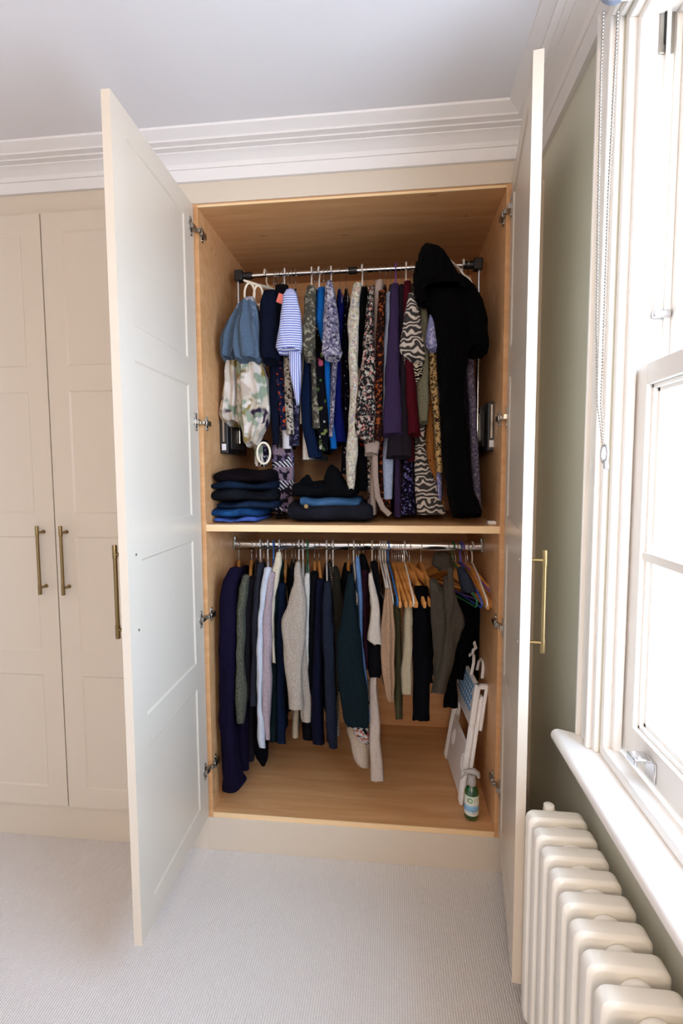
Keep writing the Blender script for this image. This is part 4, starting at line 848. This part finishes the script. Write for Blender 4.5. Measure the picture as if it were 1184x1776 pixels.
low('coat', 'navy blue wool coat on a wooden hanger with a long sleeve', 'coat', F('navy_wool', '12142C'), 553, sleeve=[(1005, 549, 562), (1060, 546, 561), (1180, 542, 560), (1250, 538, 560), (1291, 544, 562)], body=[(1010, 552, 564), (1285, 545, 560)], Y=.075, BY=.11, kind='wood', depth=.03)
low('jacket', 'grey-navy tweed jacket beside the navy wool coat', 'jacket', F('grey_navy_tweed', '1E2230', 'heather', ('272C3C',)), 566, sleeve=[(1010, 562, 573), (1040, 560, 576), (1120, 560, 580), (1200, 563, 582), (1270, 566, 584), (1298, 572, 586)], body=[(1015, 565, 576), (1290, 566, 580)], Y=.045, BY=.09, kind='white', depth=.028)
low('top', 'black and white hooped top with only its striped edge showing', 'top', F('hoop_stripe', '12121A', 'stripeh', ('CFC8C0',), .95), 572, body=[(1040, 576, 584), (1200, 583, 589), (1278, 583, 589)], Y=.14, kind='velvet')
low('jacket', 'dark olive brown jacket on a white hanger', 'jacket', F('olive_brown', '2A251C', 'heather', ('231E16',)), 577, sleeve=[(983, 577, 585), (1000, 577, 590), (1050, 577, 598), (1110, 580, 600), (1160, 580, 594), (1200, 581, 590)], body=[(990, 580, 590), (1150, 584, 594)], Y=.06, BY=.10, kind='white', depth=.02)
low('cardigan', 'matt black cardigan on a wooden hanger behind the dark teal sweater', 'cardigan', F('matt_black', '090A0E'), 604, sleeve=[(992, 595, 608), (1040, 592, 606), (1100, 588, 604), (1190, 588, 602)], body=[(1000, 598, 609), (1190, 594, 606)], Y=.10, BY=.13, kind='wood', depth=.025)
mT = F('dark_teal_knit', '0F1D23', 'heather', ('15262C',))
low('sweater', 'dark teal knitted sweater turned to the front with a wide body', 'sweater', mT, 600, sleeve=[(996, 604, 613), (1030, 599, 616), (1070, 593, 620), (1110, 584, 625), (1150, 583, 631), (1200, 588, 637), (1245, 595, 640), (1262, 604, 637)], body=[(1000, 603, 614), (1240, 606, 622)], Y=.025, BY=.09, kind=None, depth=.03)
low('shirt', 'mid-blue denim shirt between the teal sweater and the burgundy one', 'shirt', F('denim_shirt', '4E6E98', 'heather', ('5E7EA8',)), 613, sleeve=[(966, 617, 623), (985, 617, 626), (1040, 621, 629), (1120, 625, 630), (1180, 631, 636), (1252, 636, 640)], body=[(980, 617, 627), (1240, 630, 640)], Y=.065, BY=.10, kind='white', depth=.02)
low('top', 'black lace-edged top beside the denim shirt', 'top', F('black_ruffle', '0C0A0E'), 624, sleeve=[(962, 622, 632), (985, 624, 640), (1010, 624, 640)], body=[(965, 622, 634), (1150, 622, 634)], Y=.11, kind='velvet', depth=.02)
low('sweater', 'burgundy knit sweater hanging between blue denim and cream top', 'sweater', F('burgundy_knit', '2C1220', 'heather', ('38182A',)), 630, sleeve=[(990, 626, 637), (1030, 626, 641), (1080, 627, 641), (1162, 627, 639)], body=[(995, 629, 640), (1150, 630, 640)], Y=.085, BY=.11, kind='velvet', depth=.025)
low('skirt', 'floral white and black skirt peeping out beneath the dark teal sweater', 'skirt', F('sketch_floral', 'B9B2AC', 'floral', ('201E20', 'C8C2BC', 'A8503C'), 1.0), 622, sleeve=[(1200, 618, 640), (1240, 613, 641), (1256, 611, 641), (1272, 615, 641), (1291, 634, 641)], body=None, Y=.10, kind='velvet', depth=.03)
low('tunic', 'cream tunic with a curved shirt-tail hem below the floral skirt', 'tunic', F('ivory_crepe', 'C9B9A8'), 618, sleeve=[(1180, 606, 640), (1262, 602, 641), (1290, 610, 641), (1315, 613, 641), (1331, 626, 641)], body=None, Y=.145, kind='velvet', depth=.03)
low('top', 'cream short-sleeved knit top on a cream hanger', 'top', F('stone_knit', 'C4B8AB'), 645, sleeve=[(995, 639, 645), (1015, 640, 651), (1050, 642, 657), (1085, 640, 659), (1110, 638, 662), (1119, 650, 662)], body=[(1000, 641, 652), (1090, 644, 656)], Y=.03, BY=.08, kind='cream', depth=.02)
low('top', 'black jersey top whose hem hangs below the cream knit top', 'top', F('pitch_jersey', '0E0C12'), 651, sleeve=[(975, 641, 655), (1010, 648, 658), (1060, 642, 659), (1120, 639, 661), (1165, 638, 663), (1176, 640, 658)], body=[(985, 646, 657), (1160, 646, 658)], Y=.075, BY=.11, kind='velvet', depth=.025)
low('trousers', 'long cream wide-leg trousers reaching nearly to the wardrobe floor', 'trousers', F('ivory_twill', 'C8B7AA'), 656, sleeve=[(1090, 643, 656), (1176, 641, 653), (1240, 641, 657), (1300, 641, 661), (1354, 642, 666)], body=None, Y=.08, kind='wood', depth=.03)
low('blouse', 'tan gathered blouse with a drooping cuff', 'blouse', F('tan_satin', 'A88A70', 'heather', ('9A7C64',)), 668, sleeve=[(1022, 667, 677), (1050, 664, 681), (1100, 660, 684), (1160, 659, 684), (1190, 665, 684), (1217, 673, 682)], body=[(1025, 668, 680), (1190, 664, 676)], Y=.06, BY=.10, kind='white', depth=.03, amp=.28, folds=6)
low('trousers', 'olive green trousers folded narrow beside the tan blouse', 'trousers', F('olive_twill', '5E5C42', 'heather', ('54523A',)), 684, sleeve=[(1035, 681, 692), (1100, 684, 696), (1180, 683, 698), (1248, 685, 698)], body=None, Y=.15, kind='wood', depth=.04)
low('trousers', 'pale cream cotton trousers over a wooden hanger', 'trousers', F('pale_cotton', 'C8BEA6'), 691, sleeve=[(1042, 702, 714), (1075, 699, 715), (1120, 697, 715), (1190, 695, 715), (1205, 697, 713)], body=None, Y=.14, kind='wood', depth=.04)
low('trousers', 'black wide trousers on a wooden hanger', 'trousers', F('night_twill', '090A14'), 698, sleeve=[(1018, 718, 742), (1060, 715, 744), (1120, 716, 748), (1160, 715, 752), (1185, 716, 746), (1250, 716, 745)], body=None, Y=.15, kind='wood', depth=.04)
low('blouse', 'dark navy blouse behind the black wide trousers', 'blouse', F('midnight_voile', '0C0D18'), 707, sleeve=[(1030, 728, 748), (1100, 730, 752), (1185, 730, 750)], body=None, Y=.22, kind='wood', depth=.03)
mJ = F('grey_linen_jacket', '5E574D', 'heather', ('534C43',))
jk = low('jacket', 'grey-brown linen jacket with a standing collar on a wooden hanger', 'jacket', mJ, 773, sleeve=[(1000, 770, 780), (1015, 768, 784), (1040, 768, 792), (1062, 770, 801), (1080, 774, 806), (1092, 770, 800), (1130, 764, 788), (1190, 750, 775), (1203, 748, 772)], body=None, Y=.05, kind='wood', depth=.035, amp=.2, yaw=.62)
tubecloth('jacket_front', [(1005, 744, 756), (1030, 745, 776), (1080, 748, 786), (1140, 752, 780), (1185, 752, 768)], .075, mJ, jk, .03, 61, 4, .2)
tubecloth('placket', [(985, 776, 786), (1030, 775, 786), (1080, 774, 785), (1150, 768, 777)], .025, mJ, jk, .012, 62, 2, .08)
tubecloth('collar', [(958, 754, 776), (965, 752, 782), (978, 750, 785), (990, 762, 787)], .17, mJ, jk, .04, 63, 2, .05)
low('cardigan', 'black jersey cardigan under the coloured hangers at the right end', 'cardigan', F('black_slub', '0A0A0F'), 800, sleeve=[(1030, 792, 832), (1045, 790, 838), (1090, 788, 838), (1150, 783, 836), (1180, 790, 830)], body=None, Y=.37, kind='purple', depth=.04, yaw=.5)
low('trousers', 'black leggings hanging behind the white folding stool', 'trousers', F('black_lycra', '0A090C'), 790, sleeve=[(1030, 776, 800), (1120, 774, 792), (1180, 772, 792), (1228, 768, 793)], body=None, Y=.34, kind='wood', depth=.04, yaw=.45)
low('top', 'blue-grey denim top squeezed behind the coloured hangers', 'top', F('steel_denim', '3C4658', 'heather', ('465066',)), 808, sleeve=[(985, 792, 806), (1005, 796, 818), (1030, 800, 832)], body=None, Y=.16, kind='wood', depth=.03, yaw=.42)

# loose hangers: hook pixel, tip pixel
def loose(kind, hook, tip, label, dy=.11, drop=0.0):
    xr = at(hook, 947, RY).x; xt = at(tip[0], tip[1], dy).x
    yw = math.asin(max(-.95, min(.95, (xt - xr) / .215)))
    h = hanger(kind, xr, RY, RZ, yw, label, 'hangers on the lower rail', drop)
    return h
for i, (hk, tp) in enumerate(((659, (673, 1022)), (663.5, (677, 1023)), (668, (681, 1022)))):
    loose('white', hk, tp, ['leftmost', 'middle', 'rightmost'][i] + ' of three thin white hangers pressed together left of a blue one')
loose('blue', 673, (689, 1030), 'bright blue plastic hanger right of the three thin white hangers')
for i, (hk, tp) in enumerate(((680, (698, 1050)), (687, (706, 1053)), (694, (716, 1045)))):
    loose('wood', hk, tp, ['leftmost', 'middle', 'rightmost'][i] + ' of the empty wooden hangers fanned out beside the blue one')
loose('white', 701, (717, 1022), 'white hanger lying against the fan of wooden hangers')
loose('wood', 710, (730, 1048), 'wooden hanger right of the white one in the fan')
loose('wood', 730, (750, 1036), 'wooden hanger standing alone left of the grey-brown jacket')
loose('green', 785, (826, 1025), 'dark green plastic hanger near the right end of the lower rail')
loose('royal', 798, (834, 1050), 'royal blue hanger near the right end of the lower rail')
loose('white', 819, (843, 1036), 'last white hanger at the right end of the lower rail, empty')
loose('wood', 811, (838, 1062), 'last wooden hanger at the right end, behind the white one')

# ============================================================ folded clothes on the shelf
def folded(name, label, cat, px0, px1, py0, py1, mat, yc=0.20, dp=0.15, seed=0, curl=1.0, fy=.055, lift=0):
    """a folded garment: front edge at y = fy; py0 top, py1 bottom of its front edge"""
    a, b = at(px0, (py0 + py1) / 2, fy), at(px1, (py0 + py1) / 2, fy)
    z0, z1 = at((px0 + px1) / 2, py1, fy).z, at((px0 + px1) / 2, py0, fy).z
    z0 = max(z0, ZS + .001); h = (z1 - z0) / 2; cz = (z0 + z1) / 2
    bm = bmesh.new(); L = 22; K = 28; g = []
    for k in range(K):                       # closed loop in y-z: rounded fold at the front
        t = 2 * PI * k / K; cy = math.copysign(abs(math.cos(t)) ** .35, math.cos(t)); sz = math.copysign(abs(math.sin(t)) ** .75, math.sin(t))
        row = []
        for i in range(L + 1):
            u = i / L; x = lerp(a.x, b.x, u); e = min(1, .78 + 4 * min(u, 1 - u)) 
            w_ = .011 * noise.noise(Vector((x * 9, seed * 3.7 + t * .3, cy))) + .004 * math.sin(u * 9 + seed)
            yy = fy + dp * (1 - cy * -1 * -1) if False else fy + dp - dp * cy
            row.append(bm.verts.new((x, yy + .012 * noise.noise(Vector((x * 12, seed, 1.0))), cz + (h * e) * sz + (w_ if sz > 0 else w_ * .2) * e)))
        g.append(row)
    for k in range(K):
        for i in range(L): bm.faces.new((g[k][i], g[k][i + 1], g[(k + 1) % K][i + 1], g[(k + 1) % K][i]))
    for i, s in ((0, 1), (L, -1)):
        c = bm.verts.new((g[0][i].co.x - s * .006, fy + dp, cz))
        for k in range(K): bm.faces.new((g[k][i], g[(k + 1) % K][i], c))
    for v in bm.verts: v.co.z = max(v.co.z, ZS + .001)
    o = mesh_obj(name, bm, mat, angle=80); tag(o, label, cat, 'folded clothes on the shelf'); return o
def seam(o, px, Y, mat, r=.0012):
    pass
dn = lambda n, a, b_: F(n, a, 'denim', (b_,))
folded('folded_jeans', 'periwinkle blue folded jeans at the bottom of the left pile', 'jeans', 371, 442, 898, 908, dn('denim_peri', '4A68B8', '5C7ACA'), seed=1)
folded('folded_jeans', 'bright mid-blue folded jeans, second from the bottom of the left pile', 'jeans', 366, 448, 883, 898, dn('denim_bright', '1C4880', '28609C'), seed=2)
folded('folded_jeans', 'dark blue folded jeans in the middle of the left pile', 'jeans', 376, 474, 870, 883, dn('denim_dark', '1C2E4C', '284264'), seed=3)
folded('folded_jeans', 'charcoal black folded jeans below the teal blue pair in the left pile', 'jeans', 364, 472, 849, 870, dn('denim_black', '16181F', '20232C'), seed=4)
folded('folded_jeans', 'deep teal blue folded jeans near the top of the left pile', 'jeans', 366, 470, 836, 850, dn('denim_teal', '13243A', '1B324E'), seed=5)
folded('folded_sweater', 'black-burgundy sweater crumpled on top of the left pile', 'sweater', 370, 468, 814, 838, F('burgundy_black', '150D14'), seed=6)
for i, (ya, yb_) in enumerate(((872, 905), (875, 905))):
    pass
def loops(label, pts, mat):
    bm = bmesh.new(); tube(bm, [at(*p) for p in pts], .004, 8, flat=.6); o = mesh_obj('hanging_cord', bm, mat); tag(o, label, 'drawstring'); return o
folded('folded_jeans', 'dark grey folded jeans at the bottom of the right pile', 'jeans', 498, 645, 872, 906, dn('denim_grey', '23232D', '2E2E3A'), seed=8, dp=.17)
mBl = dn('denim_light', '35587C', '4A7098')
jn = folded('folded_jeans', 'light blue folded jeans with a brass button on the right pile', 'jeans', 520, 622, 862, 880, mBl, seed=9, dp=.13, fy=.05)
p = at(531, 878, .045); bm = bmesh.new(); tube(bm, [p, p + Vector((0, -.004, 0))], .0075, 16); 
bt = mesh_obj('button', bm, M['brass'], jn)
jk2 = folded('folded_trousers', 'black folded trousers on top of the right pile', 'trousers', 506, 614, 836, 864, F('black_twill', '0A0B10'), seed=10, dp=.14)
tubecloth('trouser_leg', [(808, 570, 580), (815, 567, 588), (828, 562, 594), (842, 560, 604), (855, 556, 612)], .10, F('black_twill', '0A0B10'), jk2, .05, 11, 3, .2)
tubecloth('waistband', [(824, 530, 536), (832, 522, 540), (845, 514, 556)], .12, F('black_twill', '0A0B10'), jk2, .04, 12, 3, .2)

# ============================================================ folding stool
st = empty('folding_stool', (0.90, 0.29, ZF), label='white plastic folding step stool with blue dots, folded and leaning on the right side', cat='stool')
def sp(a, h, t):
    """a: 0 front .. 1 back, h height up the lean, t thickness to the right"""
    base0, base1 = Vector((0.900, 0.125, ZF + .002)), Vector((0.876, 0.455, ZF + .002))
    top0, top1 = Vector((0.962, 0.150, 0.600)), Vector((0.944, 0.440, 0.600))
    p = base0.lerp(base1, a).lerp(top0.lerp(top1, a), h); return p + Vector((t, 0, 0))
def sbox(bm, a0, a1, h0, h1, t0, t1):
    v = [bm.verts.new(sp(a, h, t)) for h in (h0, h1) for a, t in ((a0, t0), (a1, t0), (a1, t1), (a0, t1))]
    for f in ((0, 3, 2, 1), (4, 5, 6, 7), (0, 1, 5, 4), (1, 2, 6, 5), (2, 3, 7, 6), (3, 0, 4, 7)): bm.faces.new([v[i] for i in f])
for a0, a1 in ((0, .10), (.90, 1.0)):
    for t0, t1, h1 in ((0, .014, .82), (.018, .030, .90)):
        bm = bmesh.new(); sbox(bm, a0, a1, 0, h1, t0, t1); l_ = mesh_obj('leg', bm, M['whiteplastic'], st, bev=.004)
        bm = bmesh.new()
        s_ = 0.0
        for k in range(4): q = a0 + .012 + k * .022; sbox(bm, q, q + .008, .02, h1 - .02, t0 - .0025, t0 + .002)
        for k in range(9): sbox(bm, a0 - .004, a0 + .004, .04 + k * .08, .08 + k * .08, t0 + .003, t1 - .003)
        mesh_obj('rib', bm, M['whiteplastic'], l_, bev=.001)
bm = bmesh.new(); sbox(bm, .09, .91, .02, .46, .004, .012); lpn = mesh_obj('lower_panel', bm, M['whiteplastic'], st, bev=.003)
bm = bmesh.new()
for k in range(2): tube(bm, [sp(.16 + .56 * k + .05 * math.cos(t), .30 + .07 * math.sin(t), .002) for t in [i * PI / 8 for i in range(16)]], .002, 6, closed=True)
mesh_obj('grip_ring', bm, M['whiteplastic'], lpn)
bm = bmesh.new(); sbox(bm, .03, .97, .64, 1.0, -.004, .010); seat = mesh_obj('seat_panel', bm, M['whiteplastic'], st, bev=.006)
bm = bmesh.new(); sbox(bm, -.01, .06, .66, 1.0, -.008, .014); sbox(bm, -.01, .04, .62, .99, .030, .042); sbox(bm, -.01, .06, .96, 1.0, -.006, .042)
mesh_obj('seat_rim', bm, M['whiteplastic'], st, bev=.005)
bm = bmesh.new(); sbox(bm, .94, 1.0, .66, 1.0, -.008, .014); mesh_obj('seat_rim', bm, M['whiteplastic'], st, bev=.005)
bm = bmesh.new()
for i in range(9):
    for j in range(5):
        c = sp(.14 + i * .088 + (.044 if j % 2 else 0), .76 + j * .048, -.0045)
        du = (sp(1, .8, 0) - sp(0, .8, 0)).normalized() * .009; dv = (sp(.5, 1, 0) - sp(.5, 0, 0)).normalized() * .009
        ring = [bm.verts.new(c + du * math.cos(t) + dv * math.sin(t) + Vector((-.0006, 0, 0))) for t in [k * PI / 5 for k in range(10)]]
        r2 = [bm.verts.new(v.co + Vector((.003, 0, 0))) for v in ring]
        bm.faces.new(ring); bm.faces.new(r2[::-1])
        for k in range(10): bm.faces.new((ring[k], ring[(k + 1) % 10], r2[(k + 1) % 10], r2[k]))
tag(mesh_obj('grip_dot', bm, plain('blue_rubber', '3E8CC4', .6), st), 'blue rubber grip dots', kind='stuff')
bm = bmesh.new(); tube(bm, [sp(.34, .99, .0), sp(.37, 1.09, .004), sp(.44, 1.135, .006), sp(.56, 1.135, .006), sp(.63, 1.09, .004), sp(.66, .99, .0)], .006, 10, flat=.7); mesh_obj('handle', bm, M['whiteplastic'], st)
bm = bmesh.new(); tube(bm, [sp(.24, .99, .034), sp(.26, 1.07, .034), sp(.32, 1.11, .036), sp(.44, 1.11, .036), sp(.50, 1.07, .034), sp(.52, .99, .034)], .006, 10, flat=.7); mesh_obj('handle', bm, M['whiteplastic'], st)

bm = bmesh.new(); tube(bm, [sp(.5, 1.13, .006), sp(.5, 1.17, .004), sp(.46, 1.20, .010), sp(.52, 1.23, .006), sp(.48, 1.25, .004)], [.004, .006, .007, .006, .003], 8); mesh_obj('cord_loop', bm, M['whiteplastic'], st)

# ============================================================ spray bottle
X, Y_ = 0.934, 0.067; z = ZF + .0015
bo = empty('spray_bottle', (X, Y_, ZF), label='green bottle with white label and clear trigger sprayer standing before the folding stool', cat='spray bottle')
bm = bmesh.new(); lathe(bm, [(.021, 0), (.0245, .003), (.0252, .012), (.0252, .092), (.024, .104), (.018, .115), (.0125, .120), (.0125, .127)], (X, Y_, z), 32); mesh_obj('bottle_body', bm, M['bottle'], bo, angle=60)
m, nt, b = newmat('bottle_label'); M['blabel'] = m
c = coords(nt); sx3 = nn(nt, 'ShaderNodeSeparateXYZ'); nt.links.new(c, sx3.inputs[0])
nz = nn(nt, 'ShaderNodeTexNoise'); nz.inputs['Scale'].default_value = 40; nt.links.new(c, nz.inputs[0])
ad = nn(nt, 'ShaderNodeMath', operation='MULTIPLY_ADD'); ad.inputs[1].default_value = .012; nt.links.new(nz.outputs[0], ad.inputs[0]); nt.links.new(sx3.outputs['Z'], ad.inputs[2])
mr = nn(nt, 'ShaderNodeMapRange'); mr.inputs[1].default_value = 0; mr.inputs[2].default_value = .1; nt.links.new(ad.outputs[0], mr.inputs[0])
nt.links.new(ramp(nt, mr.outputs[0], [(0, 'D9DDD8'), (.40, 'D9DDD8'), (.46, '7FB4DC'), (.62, '8CC0E4'), (.68, 'DCE2DA'), (1, 'D2DDC8')]), b.inputs['Base Color']); b.inputs['Roughness'].default_value = .35
bm = bmesh.new(); lathe(bm, [(.0256, .020), (.0258, .022), (.0258, .090), (.0256, .092)], (X, Y_, z), 32); lb = mesh_obj('label', bm, M['blabel'], bo)
mgr = plain('label_green', '1F7A3A', .5); mgt = plain('label_text_grey', '5A6468', .6)
def wrap(bm, pts, r): tube(bm, [Vector((X + .0262 * math.sin(a), Y_ - .0262 * math.cos(a), z + h)) for a, h in pts], r, 6)
bm = bmesh.new(); tube(bm, [Vector((X + .0262 * math.sin(-.35 + .27 * math.cos(t)), Y_ - .0262 * math.cos(-.35 + .27 * math.cos(t)), z + .077 + .0075 * math.sin(t))) for t in [i * PI / 8 for i in range(16)]], .0013, 6, closed=True); mesh_obj('leaf_ring', bm, mgr, lb)
bm = bmesh.new(); wrap(bm, [(.18, .071), (.26, .077), (.32, .084)], .0006); mesh_obj('printed_stroke', bm, mgt, lb); bm = bmesh.new(); wrap(bm, [(-.72, .070), (-.70, .084)], .0007); mesh_obj('printed_stroke', bm, mgt, lb)
bm = bmesh.new()
for h in (.040, .036, .030): wrap(bm, [(-.1 + .1 * k, h) for k in range(6)], .0005)
mesh_obj('printed_line', bm, mgt, lb)
bm = bmesh.new(); lathe(bm, [(.0135, .122), (.015, .126), (.015, .142), (.0125, .145), (.0125, .158), (.010, .160)], (X, Y_, z), 24); mesh_obj('collar', bm, M['clear'], bo)
bm = bmesh.new(); tube(bm, [(X - .030, Y_ + .004, z + .168), (X - .012, Y_ + .002, z + .172), (X + .006, Y_, z + .172), (X + .020, Y_, z + .165), (X + .024, Y_, z + .150)], [.005, .008, .012, .010, .006], 12); mesh_obj('spray_head', bm, M['clear'], bo)
bm = bmesh.new(); tube(bm, [(X - .010, Y_, z + .166), (X - .026, Y_ + .002, z + .158), (X - .038, Y_ + .004, z + .140)], [.004, .004, .003], 10); mesh_obj('trigger', bm, M['clear'], bo)
